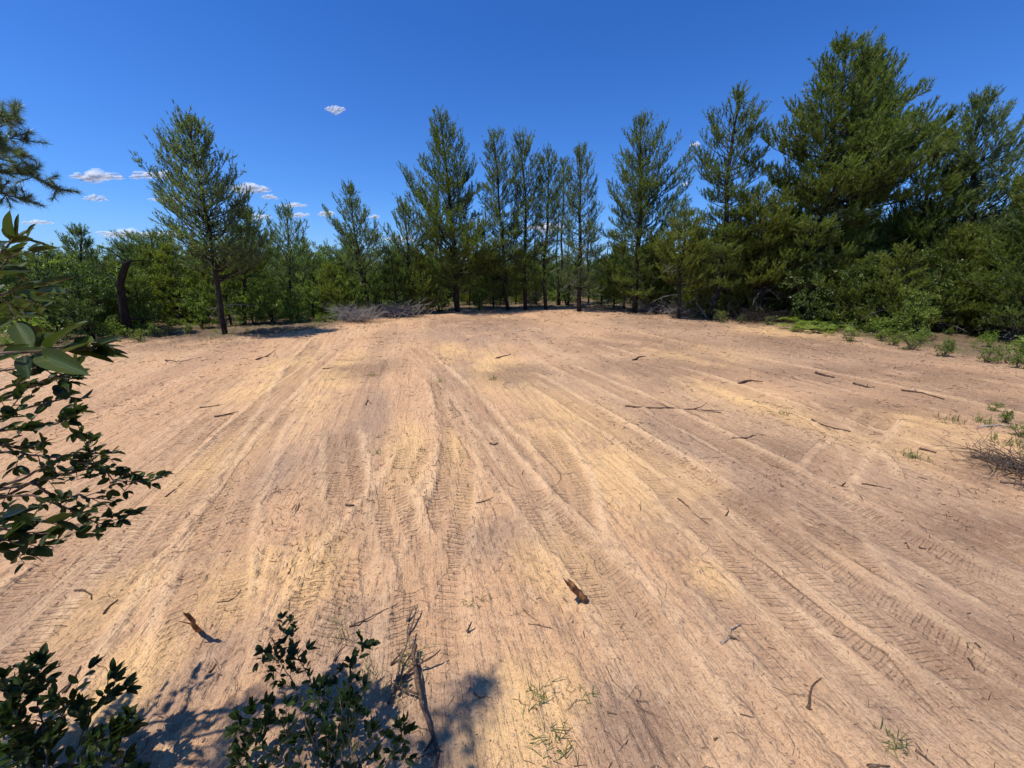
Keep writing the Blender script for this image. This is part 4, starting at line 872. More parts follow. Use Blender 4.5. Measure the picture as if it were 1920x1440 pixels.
# ------------------------------------------------------------------ sticks on the sand
ST = [
 ('tall broken stump stick standing at lower left with a side stub', [(374, 1184), (366, 1176, .12), (358, 1160, .20), (350, 1152, .25)], .012, 'peg', 1),
 ('thick broken wooden peg standing in the sand at bottom centre', [(1097, 1128), (1080, 1108, .07), (1070, 1095, .16)], .024, 'peg', 0),
 ('pale forked driftwood piece right of the peg', [(1352, 1208), (1368, 1195), (1370, 1180), (1388, 1172)], .009, 'stick_pale', 1),
 ('short dark prong below the pale forked piece', [(1366, 1195), (1378, 1198), (1386, 1203)], .007, 'stick', 0),
 ('long thin branch lying across the middle right sand', [(1172, 762), (1240, 766), (1300, 768), (1352, 775)], .014, 'stick', 3),
 ('bent stick with raised prongs on the far right sand', [(1530, 700), (1548, 706), (1565, 709)], .028, 'stick', 3),
 ('dark stick lying on the pale streak right of centre', [(1385, 720), (1408, 714), (1430, 717)], .022, 'stick', 1),
 ('dark root along the far brown soil', [(1600, 720), (1625, 727), (1640, 727)], .02, 'stick', 1),
 ('long dark root crossing the brown soil at right', [(1690, 733), (1730, 738), (1770, 750)], .02, 'stick', 2),
 ('curved stick below the yellow sand streak at right', [(1522, 788), (1550, 800), (1595, 810)], .013, 'stick', 1),
 ('thin forked twig left of the dark humus patch', [(1372, 822), (1400, 822), (1430, 816)], .010, 'stick', 2),
 ('short upright hook of wood beside the curved track', [(1578, 912), (1582, 908, .03), (1586, 904, .06)], .009, 'stick', 0),
 ('thin twig lying right of the upright hook', [(1616, 908), (1645, 912), (1672, 918)], .008, 'stick', 0),
 ('dark short stick in the far right near the brush heap', [(1724, 842), (1740, 846), (1755, 850)], .014, 'stick', 1),
 ('branch poking out of the right brush heap', [(1820, 858), (1860, 862), (1900, 866)], .017, 'twig', 3),
 ('second branch of the right brush heap, lower', [(1875, 905), (1900, 908), (1950, 912)], .014, 'twig', 3),
 ('small dark Y twig on the lower right slope', [(1360, 968), (1366, 960), (1362, 950)], .007, 'stick', 1),
 ('thin branching twig in the middle of the right tracks', [(1270, 935), (1290, 950), (1330, 985)], .006, 'stick', 2),
 ('bent reddish root at the lower right', [(1515, 1330), (1518, 1305), (1525, 1285), (1540, 1272)], .006, 'stick', 0),
 ('short dark chip beside the foot of the bent reddish root', [(1512, 1328), (1518, 1330), (1523, 1331)], .006, 'stick', 0),
 ('thin dark twig far bottom right', [(1716, 1408), (1735, 1422), (1752, 1436)], .006, 'stick', 1),
 ('small V-shaped twig at lower right', [(1660, 1205), (1668, 1215), (1672, 1204)], .005, 'stick', 0),
 ('short dark twig right of the V-shaped one', [(1828, 1207), (1834, 1212), (1838, 1216)], .007, 'stick', 0),
 ('hooked twig near the right slope', [(1816, 1236), (1822, 1244), (1826, 1258)], .006, 'stick', 0),
 ('curved dark twig high on the right slope', [(1698, 1019), (1704, 1030)], .008, 'stick', 0),
 ('small dark chip right of the curved dark twig', [(1724, 1028), (1736, 1030)], .008, 'stick', 0),
 ('dark curved chip in the middle of the sand', [(918, 832), (926, 835), (934, 832)], .012, 'stick', 0),
 ('dark flat chip beside the lugged track', [(648, 947), (656, 949), (664, 948)], .011, 'stick', 0),
 ('twig lying on the grey patch in the centre', [(893, 944), (910, 940), (924, 933)], .006, 'stick', 2),
 ('thin twig on the left slope near the bush tips', [(310, 932), (325, 920), (345, 905)], .006, 'stick', 1),
 ('forked twig on the left middle sand', [(555, 965), (560, 950), (568, 934)], .006, 'stick', 1),
 ('green-grey stick lying on the left sand', [(402, 782), (425, 778), (448, 773)], .013, 'stick', 1),
 ('thin branch beside the green-grey stick', [(375, 765), (400, 762), (425, 758)], .009, 'stick', 1),
 ('twig cluster stick left of the tall stump', [(140, 1108), (158, 1108), (170, 1115), (172, 1125)], .007, 'stick', 0),
 ('dark root along the rut at lower left', [(195, 1152), (205, 1138), (222, 1125)], .008, 'stick', 0),
 ('long curved root arching at left above the middle shrub', [(407, 1130), (428, 1128), (444, 1118), (452, 1105)], .004, 'stick', 0),
 ('thin twig above the middle shrub, lying diagonal', [(540, 1077), (548, 1063), (556, 1055)], .004, 'stick', 1),
 ('curved root running up from the straw tuft', [(655, 1176), (680, 1165), (710, 1150), (728, 1141)], .005, 'stick', 1),
 ('small dark stump with side prong near the root cluster', [(876, 1186), (880, 1176, .03), (884, 1166, .06)], .009, 'stick', 1),
 ('pair of pale sticks, left one, at the root cluster', [(764, 1166), (770, 1150, .03), (778, 1134, .05)], .009, 'twig', 0),
 ('pair of pale sticks, right one, at the root cluster', [(766, 1192), (775, 1165, .03), (783, 1133, .06)], .007, 'twig', 1),
 ('long pale root standing out of the root cluster', [(728, 1322), (742, 1280, .02), (760, 1215, .06), (766, 1170, .08)], .008, 'twig', 1),
 ('thick brown root curving down to the bottom edge', [(778, 1210, .05), (782, 1270, .05), (790, 1320, .04), (808, 1370, .02), (822, 1410), (815, 1445)], .012, 'stick', 3),
 ('dark forked root rising right from the root cluster', [(748, 1280), (770, 1255, .03), (795, 1240, .06), (826, 1218, .09)], .009, 'stick', 2),
 ('small dark root left of the root cluster', [(732, 1248), (742, 1235, .02), (756, 1218, .04)], .007, 'stick', 2),
 ('dark sprig stick beside the middle shrub', [(626, 1240), (636, 1222, .02), (650, 1208, .04)], .006, 'stick', 2),
 ('small curved twig in the soft shadow at bottom centre', [(888, 1300), (900, 1308), (920, 1308)], .004, 'stick', 1),
 ('small dark chip right of the bottom green tuft', [(1138, 1336), (1146, 1338), (1156, 1340)], .005, 'stick', 0),
 ('long thin curved twig at bottom centre right', [(1136, 1250), (1148, 1275), (1170, 1296)], .003, 'stick', 0),
 ('thin forked twig below the peg, left', [(990, 1170), (1010, 1172), (1038, 1180)], .003, 'stick', 1),
 ('thin curved twig above the thin forked one below the peg', [(980, 1140), (1000, 1160), (1020, 1175)], .003, 'stick', 0),
 ('short dark twig on the bottom right sand', [(1338, 1388), (1346, 1384)], .006, 'stick', 0),
 ('dark broken stick at the very bottom right', [(1626, 1438), (1645, 1437), (1668, 1438)], .008, 'stick', 0),
 ('thin dark stick in the far left of the clearing', [(480, 675), (500, 668), (515, 658)], .015, 'stick', 0),
 ('reddish stick on the upper left sand', [(310, 676), (330, 679), (355, 676)], .013, 'stick', 0),
 ('dark stick on the upper middle sand', [(605, 692), (615, 692), (625, 690)], .016, 'stick', 0),
 ('dark forked twig left of the small chips, upper middle', [(686, 760), (690, 750), (696, 757)], .011, 'stick', 1),
 ('long dark stick near the bright yellow patch', [(930, 672), (945, 668), (958, 666)], .016, 'stick', 1),
 ('thick dark stick on the far right middle sand', [(1186, 676), (1198, 670), (1210, 669)], .022, 'stick', 0),
 ('dark twig by the left foreground shrub, lying flat', [(120, 1300), (140, 1275), (152, 1250)], .008, 'stick', 0),
 ('twig lying on the sand near the soft left shadow', [(392, 1262), (400, 1255), (405, 1246)], .006, 'stick', 0)]
for i, (lab, pts, r, mt, sd) in enumerate(ST):
    nm = 'wooden_stump_stick' if i < 2 else 'stick'
    stick(nm, lab, pts, r, mt, 'stick', None if i < 2 else 'sticks and roots lying on the sand', sd, i, taper=.8 if i < 2 else .4, n=8 if i < 2 else 6)

# litter nobody could count: tiny twigs, bark crumbs and clods
rg = np.random.default_rng(9)
def spread(n, ymax, bias=2.0):
    v = rg.random(n); D = 1.0 + (ymax - 1.0) * v ** bias; x = (rg.random(n) * 2 - 1) * (1.9 + 1.32 * D) * .95; return x, D
x, y = spread(52000, 24, 1.6); dens = .06 + .9 * ss(.48, .68, fbm(x * 1.3, y * .9, 95)) * ss(.35, .6, fbm(x * 5, y * 4, 96)) + .15 * ss(0, 8, x) + .4 * ss(-3, 0, clearing_edge(x, y)); k = (rg.random(len(x)) < dens) & (clearing_edge(x, y) < .5); x, y = x[k], y[k]
n = len(x); L_ = (.006 + .045 * rg.random(n) ** 4) * (1 + y * .20); az = rg.random(n) * 6.283; dx, dy = np.cos(az) * L_, np.sin(az) * L_
A = np.stack([x, y, terrain(x, y) + .004], 1); B = np.stack([x + dx, y + dy, terrain(x + dx, y + dy) + .004 + .25 * L_ * rg.random(n)], 1)
a = Acc(); rr = .0013 * (1 + y * .32) * (.6 + .8 * rg.random(n)); thin(a, A, B, rr, rr * .5); tag(a.build('twig_litter', M['stick']), 'tiny broken twigs strewn over the sand', None, None, 'stuff')
# hair-thin curved roots
x, y = spread(800, 20, 1.8); n = len(x); a = Acc(); az = rg.random(n) * 6.283; L_ = (.015 + .045 * rg.random(n)) * (1 + y * .15); X, Y = x.copy(), y.copy(); Z = terrain(X, Y) + .004; r_ = .0008 * (1 + y * .3)
for s_ in range(4):
    az = az + rg.normal(size=n) * .5; X2 = X + np.cos(az) * L_ / 2; Y2 = Y + np.sin(az) * L_ / 2; Z2 = terrain(X2, Y2) + .004 + rg.random(n) * .01
    thin(a, np.stack([X, Y, Z], 1), np.stack([X2, Y2, Z2], 1), r_, r_ * .8); X, Y, Z = X2, Y2, Z2
tag(a.build('root_litter', M['stick']), 'hair-thin curled roots and stems left on the graded sand', None, None, 'stuff')
x, y = spread(9000, 14, 1.6); k = rg.random(len(x)) < (.15 + .85 * ss(.45, .7, fbm(x * .9, y * .9, 43))); x, y = x[k], y[k]; n = len(x); V, F = ico(1); V = V * 1.0
s_ = ((.002 + .007 * rg.random(n) ** 3) * (1 + y * .12))[:, None, None]; dist = 1 + .5 * (rg.random((n, len(V), 1)) - .5)
P = np.stack([x, y, terrain(x, y)], 1)[:, None] + V[None] * s_ * dist * np.array([1, 1, .7]); a = Acc(); a.add(P.reshape(-1, 3), (np.arange(n)[:, None, None] * len(V) + F[None]).reshape(-1, 3))
m, nn_, o = newmat('clod'); N = nn_.nodes.new; L = nn_.links.new; g_ = N('ShaderNodeNewGeometry'); cr = N('ShaderNodeValToRGB'); cr.color_ramp.elements[0].color = (.20, .13, .085, 1); cr.color_ramp.elements[1].color = (.52, .34, .20, 1)
L(g_.outputs['Random Per Island'], cr.inputs[0]); b = N('ShaderNodeBsdfPrincipled'); b.inputs['Roughness'].default_value = .95; L(cr.outputs[0], b.inputs['Base Color']); L(b.outputs[0], o.inputs[0]); M['clod'] = m
tag(a.build('dirt_clods', m), 'crumbs and clods of sandy soil on the tracks', None, None, 'stuff')
# leaf litter on the wood floor
xs = rg.uniform(-34, 34, 16000); ys = rg.uniform(5, 30, 16000); ce = clearing_edge(xs, ys); k = (ce > -1.8 + 1.6 * rg.random(len(ce)) ** .5) & (ce < 5); P = gpts(xs[k], ys[k]) + [0, 0, .01]; n = len(P); a = Acc()
leaves(a, P, nrm(rg.normal(size=(n, 3)) * [1, 1, .2]), .07 * (.6 + rg.random(n)), .035 * (.6 + rg.random(n)), rg, .8)
M['litter'] = leaf_mat('leaf_litter', (.10, .06, .035), (.36, .27, .18), .8, .1, .2, 3); tag(a.build('leaf_litter', M['litter']), 'dry brown leaves on the woodland floor', None, None, 'stuff')

# ------------------------------------------------------------------ long-needled pine reaching in from the left
def long_pine():
    rng = np.random.default_rng(12); Dq = 12.2
    bx = PD(-360, 700, Dq); b = Vector((bx.x, Dq, gz(bx.x, Dq))); root = empty('longleaf_pine', b, 'long-needled pine reaching in at the upper left picture edge', 'pine tree')
    wood, fol = Acc(), Acc(); bb = np.array(b); tp_ = np.array(PD(-420, -250, Dq)); f = np.linspace(0, 1, 9)[:, None]; P = bb + (tp_ - bb) * f; P[:, :2] += rng.normal(size=(9, 2)) * .04; P[0] = bb - [0, 0, .1]
    tube(wood, P - bb, np.linspace(.17, .05, 9), 8)
    BR = [[(-390, 420), (-200, 370), (-60, 335), (20, 325), (70, 335), (112, 356)], [(-390, 420), (-150, 375), (-30, 355), (20, 368), (48, 372)], [(-400, 330), (-200, 300), (-60, 268), (0, 240), (34, 222)],
          [(-400, 330), (-180, 310), (-40, 285), (20, 280), (40, 292)], [(-400, 250), (-150, 230), (-20, 212), (25, 206)], [(-60, 335), (-10, 325), (40, 320), (58, 326)], [(-60, 268), (-10, 262), (30, 258), (44, 262)]]
    for bi, br in enumerate(BR):
        W = np.array([np.array(PD(px, py, Dq + rng.normal() * .25)) for px, py in br]) - bb; W[0] = [np.interp(W[0][2], P[:, 2] - bb[2], (P - bb)[:, i]) for i in range(3)] if bi < 5 else W[0]
        Q = resample([(w_[0], w_[2]) for w_ in W], .10); yy = np.interp(np.linspace(0, 1, len(Q)), np.linspace(0, 1, len(W)), W[:, 1]); Q = np.stack([Q[:, 0], yy, Q[:, 1]], 1) + rng.normal(size=(len(Q), 3)) * .006
        tube(wood, Q, np.linspace(.03, .008, len(Q)), 5)
        for j in range(int(len(Q) * .40), len(Q), 3):
            for s2 in range(4):
                d = nrm(nrm(Q[min(j + 1, len(Q) - 1)] - Q[j - 1]) * .8 + rng.normal(size=3) * .6 + [0, 0, .25]); l = .15 + .40 * rng.random(); p1 = Q[j] + d * l; tube(wood, [Q[j], Q[j] + d * l * .5 + rng.normal(size=3) * .02, p1], [.012, .010, .008], 4)
                nn = 75; u = rng.random((nn, 1)) ** .5; dd = nrm(d * .75 + rng.normal(size=(nn, 3)) * .55); blades(fol, Q[j] + d * l * u, dd, .21 * (.7 + .5 * rng.random(nn)), np.full(nn, .012), rng)
        nn = 160; d = nrm(Q[-1] - Q[-3]); blades(fol, Q[-1] - d * .2 * rng.random((nn, 1)), nrm(d * .8 + rng.normal(size=(nn, 3)) * .5), .24 * (.7 + .5 * rng.random(nn)), np.full(nn, .012), rng)
    wood.build('trunk', M['bark_dark'], root); fol.build('crown', M['pine_long'], root)
long_pine()

# ------------------------------------------------------------------ near shrubs: every leaf an object
def leaf_mesh(name, wf, curl, cup, mat, seed):
    rng = np.random.default_rng(seed); nx, V, F = 7, [], []
    for i in range(nx + 1):
        t = i / nx; hw_ = wf * .5 * (math.sin(math.pi * min(1, t * .97 + .03) ** .92)) ** .62 if 0 < i < nx else (.012 if i == 0 else .02)
        zc = -curl * t * t
        for j in (-1, -.5, 0, .5, 1): V.append((t, hw_ * j, zc + cup * abs(j) ** 1.4 * hw_ + (rng.random() - .5) * .012))
    for i in range(nx):
        for j in range(4): a = i * 5 + j; F.append((a, a + 5, a + 6, a + 1))
    me = mesh_np(name, V, F, True); me.materials.append(mat); return me
LM = [leaf_mesh('leaf', w_, c_, u_, M['leaf'], q) for q, (w_, c_, u_) in enumerate([(.46, .10, .35), (.52, -.05, .5), (.42, .22, .25), (.56, .05, .6)])]
LN = [leaf_mesh('near_leaf', w_, c_, u_, M['leaf_near'], q) for q, (w_, c_, u_) in enumerate([(.44, .12, .35), (.40, -.06, .45), (.36, .25, .3), (.48, .08, .5)])]
def leaf_np(me):
    v = np.empty(len(me.vertices) * 3, np.float32); me.vertices.foreach_get('co', v); f = np.array([p.vertices[:] for p in me.polygons])
    return v.reshape(-1, 3), np.concatenate([f[:, [0, 1, 2]], f[:, [0, 2, 3]]])
def put_leaf(root, meshes, p, d, up, L_, rng, wood, wy=.85):
    d = Vector(d).normalized(); up = Vector(up); y = up.cross(d)
    if y.length < 1e-3: y = Vector((0, 1, 0)).cross(d)
    y.normalize(); z = d.cross(y)
    mt = Matrix((d, y, z)).transposed().to_4x4(); mt.translation = Vector(p)
    o_ = bpy.data.objects.new('leaf', meshes[rng.integers(0, len(meshes))]); C.objects.link(o_); o_.parent = root; o_.matrix_local = mt @ Matrix.Diagonal((L_, L_ * (wy + .3 * rng.random()), L_, 1))
def leafy(label, stems, seed, meshes, leaf, limit=300, sub=.5, step=.028, subl=.14, rad=.006, root_at=None, tipn=4, mat='twig', name='leafy_shrub', start=.3, cat='shrub', fixed=()):
    """stems: polylines of world points; leaves sit on them and on side twigs."""
    rng = np.random.default_rng(seed); b = Vector(root_at if root_at is not None else stems[0][0]); root = empty(name, b, label, cat); wood = Acc(); cnt = 0; bb = np.array(b); tw = []
    for (a0, a1, D0, D1, wdt) in fixed:
        A_ = PD(*a0, D0); B_ = PD(*a1, D1); put_leaf(root, [meshes[wdt % 10]], A_ - b, B_ - A_, (rng.normal() * .25, -.55 + rng.normal() * .2, 1), (B_ - A_).length, rng, wood, .28 if wdt > 9 else .62); cnt += 1
    q0 = np.array([np.array(st[0]) for st in stems]) - bb; hub = q0.mean(0) * .93
    if np.linalg.norm(hub) > .05: tube(wood, [np.zeros(3) - [0, 0, .05], hub * .45 + [-.1, 0, .1], hub], [rad * 2, rad * 1.7, rad * 1.4], 7)
    for st in stems:
        W = np.array([np.array(p) for p in st]) - bb; Q = []
        for i in range(len(W) - 1):
            for k in range(4): Q.append(W[i] + (W[i + 1] - W[i]) * k / 4 + rng.normal(size=3) * np.linalg.norm(W[i + 1] - W[i]) * .02)
        Q.append(W[-1]); Q = np.array(Q); tube(wood, Q, np.linspace(rad, rad * .3, len(Q)), 6); tw.append((Q, 1))
        if np.linalg.norm(Q[0]) > .01: tube(wood, [hub, hub * .4 + Q[0] * .6 + rng.normal(size=3) * .01, Q[0]], [rad * 1.3, rad * 1.2, rad], 6)
        Ln = np.linalg.norm(np.diff(Q, axis=0), axis=1).sum()
        nsub = int(Ln / .05 * sub)
        for k in range(nsub):
            s_ = start + (1 - start) * rng.random(); j = min(int(s_ * (len(Q) - 1)), len(Q) - 2); p0 = Q[j] + (Q[j + 1] - Q[j]) * rng.random(); d = nrm(nrm(Q[j + 1] - Q[j]) * .8 + rng.normal(size=3) * .65 + [0, 0, .15])
            l = subl * (.5 + .8 * rng.random()); q = np.array([p0, p0 + d * l * .5 + rng.normal(size=3) * .01, p0 + d * l + rng.normal(size=3) * .012]); tube(wood, q, [rad * .35, rad * .28, rad * .18], 4); tw.append((q, 0))
    extra = Acc(); cnt2 = 0; cnt3 = 0
    order = list(range(len(tw))); rng.shuffle(order)
    for ti in order:
        Q, main = tw[ti]; seg = np.linalg.norm(np.diff(Q, axis=0), axis=1); cum = np.concatenate([[0], np.cumsum(seg)]); tot = cum[-1]; s_ = tot * (start if main else .25); side = 1
        spots = []
        while s_ < tot: spots.append(s_); s_ += step * (.7 + .6 * rng.random())
        spots += [tot] * tipn
        for si, s_ in enumerate(spots):
            p = np.array([np.interp(s_, cum, Q[:, i]) for i in range(3)]); j = min(np.searchsorted(cum, s_), len(Q) - 1); T = nrm(Q[j] - Q[j - 1]) if j > 0 else nrm(Q[1] - Q[0]); S = nrm(np.cross(T, [0, 0, 1.]) + rng.normal(size=3) * .35)
            d = nrm(T * (.75 if s_ < tot else 1.1) + S * side * (.8 if s_ < tot else .7) + np.array([0, 0, .12]) + rng.normal(size=3) * .22); side = -side; up = np.array([0, 0, 1.]) + rng.normal(size=3) * .55
            L_ = leaf * (.65 + .55 * rng.random())
            wp = p + bb; dn = wp[1] * CP - (wp[2] - CAM_H) * SP
            if dn <= .05: dn = .05
            sx_ = 960 + FPX * wp[0] / dn; sy_ = 720 - FPX * ((wp[2] - CAM_H) * CP + wp[1] * SP) / dn
            if not (-130 < sx_ < 2000 and sy_ < 1490):
                if cnt3 < 500: cnt3 += 1; y_ = nrm(np.cross(up, d)); z_ = np.cross(d, y_); V_, F_ = leaf_np(meshes[0]); extra.add(p + L_ * (V_[:, :1] * d + V_[:, 1:2] * y_ + V_[:, 2:] * z_), F_)
                continue
            if cnt < limit: put_leaf(root, meshes, p, d, up, L_, rng, wood); cnt += 1
            elif cnt2 < 600:
                cnt2 += 1; lm_ = meshes[0]; y_ = nrm(np.cross(up, d)); z_ = np.cross(d, y_); V_, F_ = leaf_np(lm_); extra.add(p + L_ * (V_[:, :1] * d + V_[:, 1:2] * y_ + V_[:, 2:] * z_), F_)
    if np.linalg.norm(hub) > .8 and hub[2] > .5:                             # the body of the shrub beside the frame
        for q in range(34):
            c0 = hub * (.45 + .55 * rng.random()) + [-.25, -.05, .02]; dq = nrm(rng.normal(size=3) * [1, 1, .7] + [-.35, 0, .25]); lq = .18 + .25 * rng.random(); tube(wood, [c0, c0 + dq * lq * .5 + rng.normal(size=3) * .02, c0 + dq * lq], [rad * .7, rad * .5, rad * .3], 4)
            for r_ in range(13):
                p = c0 + dq * lq * (.3 + .7 * rng.random()); d = nrm(dq + rng.normal(size=3) * .7); y_ = nrm(np.cross(np.array([0, 0, 1.]) + rng.normal(size=3) * .5, d)); z_ = np.cross(d, y_); V_, F_ = leaf_np(meshes[r_ % 4]); L_ = leaf * (.8 + .5 * rng.random())
                extra.add(p + L_ * (V_[:, :1] * d + V_[:, 1:2] * y_ + V_[:, 2:] * z_), F_)
    wood.build('branch', M[mat], root, True)
    if extra.V: extra.build('foliage', meshes[0].materials[0], root, True)['kind'] = 'stuff'
    return root
# big leaves right beside the camera
OFF = Vector((-2.7, .3, 0))
near = leafy('glossy large-leaved branch reaching in close at the left edge', [
    [PD(-260, 720, .34), PD(0, 664, .44), PD(60, 660, .45), PD(130, 654, .46), PD(180, 652, .46)],
    [PD(-260, 560, .46), PD(-20, 500, .56), PD(5, 470, .58), PD(22, 452, .58)],
    [PD(-260, 600, .5), PD(-20, 560, .60), PD(10, 550, .62), PD(35, 540, .64)],
    [PD(-260, 560, .5), PD(-20, 520, .58), PD(5, 500, .6), PD(15, 485, .6)],
    [PD(-260, 640, .6), PD(-20, 610, .70), PD(20, 600, .74), PD(60, 590, .78)],
    [PD(-260, 600, .6), PD(-40, 570, .66), PD(0, 560, .68), PD(25, 575, .7)],
    [PD(-260, 640, .6), PD(-40, 640, .68), PD(0, 650, .7), PD(40, 640, .72)],
    [PD(-260, 980, .5), PD(-60, 975, .52), PD(0, 970, .53), PD(20, 968, .53)]], 21, LN, .029, 300, sub=.35, step=.015, subl=.07, rad=.003, tipn=4, start=.30, name='leafy_branch', cat='branch', root_at=OFF,
    fixed=[((92, 655), (150, 592), .45, .44, 0), ((112, 663), (182, 645), .45, .43, 1), ((96, 655), (14, 662), .45, .42, 1), ((176, 652), (228, 630), .46, .47, 3), ((72, 664), (178, 708), .44, .40, 11),
           ((158, 656), (243, 676), .46, .46, 11), ((150, 660), (216, 684), .45, .44, 11), ((40, 662), (-30, 690), .43, .40, 1), ((45, 668), (60, 716), .44, .40, 11), ((60, 655), (35, 612), .46, .5, 1),
           ((30, 444), (12, 392), .56, .54, 3), ((32, 446), (40, 402), .56, .56, 1), ((52, 446), (64, 418), .57, .57, 3), ((50, 450), (98, 466), .56, .56, 11), ((20, 452), (-30, 470), .56, .5, 0),
           ((62, 540), (146, 524), .62, .62, 11), ((66, 548), (138, 556), .62, .6, 11), ((30, 968), (-20, 990), .53, .5, 0), ((10, 962), (56, 955), .53, .52, 1), ((5, 960), (30, 935), .54, .55, 0)])
leafy('dark oak bough with clustered leaves above the sand at the left edge', [
    [PD(-200, 790, 1.0), PD(-30, 760, 1.1), PD(50, 730, 1.12), PD(110, 705, 1.15), PD(140, 705, 1.15)],
    [PD(-200, 800, 1.0), PD(-30, 790, 1.05), PD(60, 760, 1.1), PD(130, 745, 1.12), PD(150, 748, 1.12)],
    [PD(-200, 850, 1.0), PD(-20, 810, 1.05), PD(60, 800, 1.08), PD(130, 790, 1.1)],
    [PD(-200, 760, 1.0), PD(-20, 740, 1.05), PD(30, 720, 1.08), PD(70, 690, 1.1)],
    [PD(-200, 830, 1.0), PD(-20, 830, 1.05), PD(30, 840, 1.08), PD(80, 830, 1.1)],
    [PD(-200, 720, 1.1), PD(-20, 700, 1.12), PD(30, 690, 1.15), PD(90, 675, 1.15)]], 22, LM, .040, 300, sub=.5, step=.020, subl=.09, rad=.005, tipn=4, start=.25, name='oak_bough', cat='branch', root_at=OFF + Vector((-.2, .7, 0)))
leafy('fine-leaved oak spray sticking out furthest from the left over the sand', [
    [PD(-200, 960, 1.1), PD(0, 915, 1.15), PD(70, 905, 1.18), PD(130, 885, 1.2), PD(190, 862, 1.25)],
    [PD(40, 910, 1.15), PD(110, 890, 1.2), PD(170, 880, 1.22), PD(235, 890, 1.25), PD(285, 908, 1.28)],
    [PD(-200, 930, 1.1), PD(60, 930, 1.15), PD(120, 950, 1.18), PD(170, 975, 1.2), PD(195, 985, 1.2)],
    [PD(-200, 860, 1.1), PD(30, 850, 1.15), PD(120, 860, 1.18), PD(190, 875, 1.2), PD(235, 922, 1.22)],
    [PD(60, 905, 1.16), PD(100, 930, 1.18), PD(150, 930, 1.2), PD(215, 940, 1.2)],
    [PD(40, 900, 1.16), PD(90, 870, 1.18), PD(150, 850, 1.2), PD(190, 850, 1.22)]], 26, LM, .033, 300, sub=.75, step=.020, subl=.10, rad=.0045, tipn=4, start=.3, name='oak_spray', cat='branch', root_at=OFF + Vector((-.25, .75, 0)))
leafy('small dark leafy branch below the left oak spray, over the sand', [
    [PD(-220, 960, .75), PD(0, 990, .8), PD(50, 1000, .82), PD(95, 1000, .82)], [PD(-220, 1000, .75), PD(0, 1020, .8), PD(30, 1040, .8), PD(50, 1040, .82)], [PD(-220, 970, .8), PD(0, 975, .82), PD(60, 975, .85), PD(110, 985, .85)],
    [PD(-220, 1000, .75), PD(-20, 1010, .8), PD(20, 1015, .8), PD(70, 1025, .82)]],
    23, LM, .042, 150, sub=.4, step=.020, subl=.07, rad=.003, tipn=4, name='leafy_branch', cat='branch', root_at=OFF + Vector((-.1, .1, 0)))
def GS(px, py, z): return PZ(px, py, z)
leafy('dark glossy shrub in the bottom left corner', [
    [GS(100, 1640, .0), GS(90, 1420, .2), GS(70, 1290, .38), GS(72, 1245, .45)], [GS(100, 1640, .0), GS(40, 1420, .2), GS(20, 1310, .35), GS(10, 1270, .42)],
    [GS(100, 1640, .0), GS(130, 1440, .15), GS(165, 1350, .25), GS(200, 1310, .3), GS(212, 1300, .3)], [GS(100, 1640, .0), GS(60, 1450, .15), GS(110, 1350, .3), GS(135, 1310, .36)],
    [GS(100, 1640, .0), GS(170, 1470, .1), GS(200, 1400, .18), GS(228, 1378, .2)], [GS(100, 1640, .0), GS(30, 1480, .1), GS(10, 1390, .2), GS(0, 1340, .3)],
    [GS(100, 1640, .0), GS(120, 1500, .1), GS(90, 1430, .18), GS(60, 1390, .22)], [GS(100, 1640, .0), GS(190, 1500, .05), GS(215, 1450, .1), GS(235, 1425, .12)],
    [GS(100, 1640, .0), GS(70, 1480, .12), GS(50, 1400, .22), GS(40, 1350, .3)], [GS(100, 1640, .0), GS(150, 1480, .1), GS(150, 1420, .18), GS(170, 1385, .22)]], 24, LM, .050, 300, sub=.7, step=.024, subl=.09, rad=.004, tipn=5, root_at=GS(100, 1640, 0), start=.4)
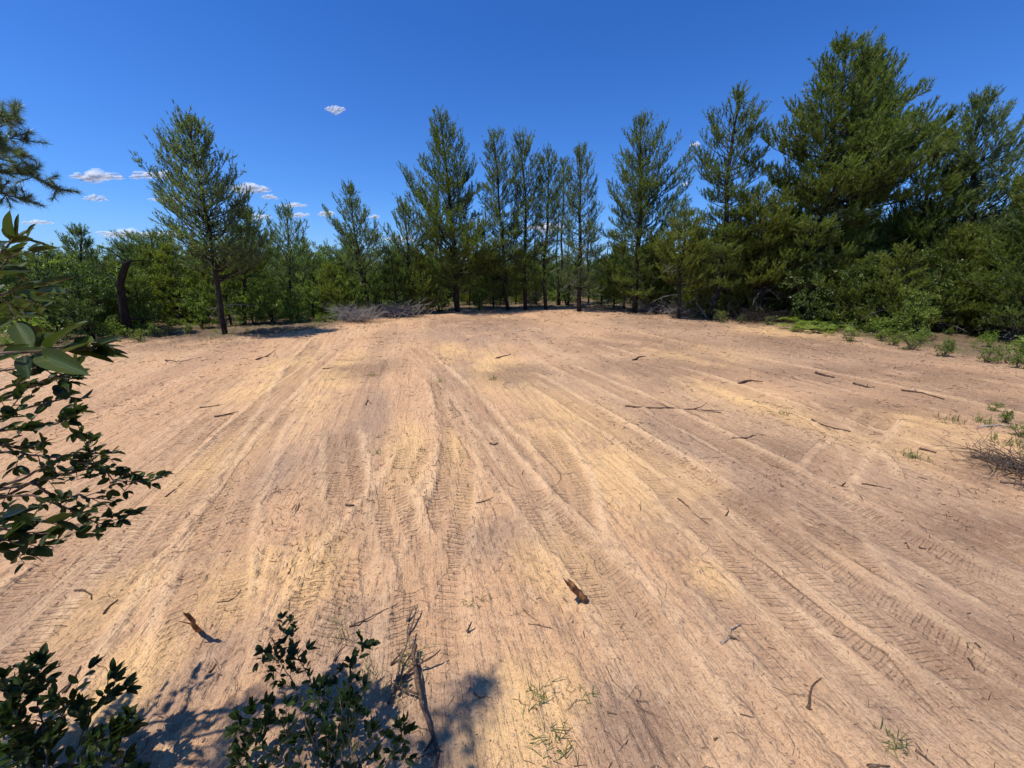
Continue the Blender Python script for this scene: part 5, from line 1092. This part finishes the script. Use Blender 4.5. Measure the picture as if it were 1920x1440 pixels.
leafy('bright-leaved shrub at the bottom edge in front of the camera', [
    [GS(620, 1600, .0), GS(615, 1420, .12), GS(600, 1310, .24), GS(560, 1235, .33), GS(545, 1190, .38)], [GS(620, 1600, .0), GS(640, 1420, .12), GS(640, 1310, .22), GS(665, 1245, .30), GS(685, 1215, .33)],
    [GS(620, 1600, .0), GS(560, 1450, .08), GS(500, 1410, .14), GS(470, 1375, .18), GS(455, 1360, .2)], [GS(620, 1600, .0), GS(560, 1420, .12), GS(525, 1355, .18), GS(505, 1340, .2)],
    [GS(620, 1600, .0), GS(660, 1430, .1), GS(655, 1360, .18), GS(660, 1315, .22)], [GS(620, 1600, .0), GS(700, 1460, .06), GS(735, 1420, .12), GS(755, 1385, .16), GS(750, 1365, .18)],
    [GS(620, 1600, .0), GS(540, 1470, .05), GS(480, 1445, .08), GS(445, 1435, .1)], [GS(620, 1600, .0), GS(640, 1470, .06), GS(600, 1410, .12), GS(585, 1380, .15)], [GS(620, 1600, .0), GS(590, 1380, .16), GS(550, 1280, .28), GS(525, 1240, .33), GS(512, 1232, .34)],
    [GS(620, 1600, .0), GS(630, 1430, .1), GS(610, 1350, .18), GS(605, 1290, .25)], [GS(620, 1600, .0), GS(670, 1460, .08), GS(690, 1400, .14), GS(700, 1365, .16)]],
    25, LM, .039, 300, sub=.95, step=.024, subl=.075, rad=.0032, tipn=5, root_at=GS(620, 1600, 0), start=.42)

# scrub oak standing behind and left of the viewpoint, whose boughs shade the sand
def shade_oak():
    b = Vector((-1.7, -1.7, 0)); b.z = gz(b.x, b.y); root = empty('scrub_oak', b, 'scrub oak behind the viewpoint whose boughs shade the bottom sand', 'oak tree'); rng = np.random.default_rng(31); wood, fol = Acc(), Acc(); bb = np.array(b)
    tube(wood, np.array([[0, 0, -.1], [.1, .05, 1.2], [.25, .1, 2.4], [.4, .2, 3.6]]), [.09, .08, .06, .04], 8)
    for (px, py, h, sz) in [(330, 1362, 4.6, .04), (465, 1328, 4.5, .06), (430, 1400, 4.7, .08), (720, 1400, 4.6, .12), (885, 1318, 4.5, .09), (845, 1365, 4.6, .10), (905, 1285, 4.4, .04), (600, 1430, 4.7, .14), (800, 1420, 4.6, .08)]:
        g = np.array(PZ(px, py)); c_ = g + np.array(sun_dir) / sun_dir.z * h - bb; s0 = np.array([.35, .17, 3.0 + .4 * rng.random()]); md = (s0 + c_) / 2 + [0, 0, .15]; tube(wood, np.array([s0, md, c_]), [.012, .009, .004], 5)
        n = int(40 + 600 * sz); P = c_ + rng.normal(size=(n, 3)) * sz * .6; leaves(fol, P, nrm(rng.normal(size=(n, 3))), np.full(n, .055), np.full(n, .028), rng, .5)
    wood.build('trunk', M['bark_dark'], root); fol.build('crown', M['oak_dark'], root)
shade_oak()
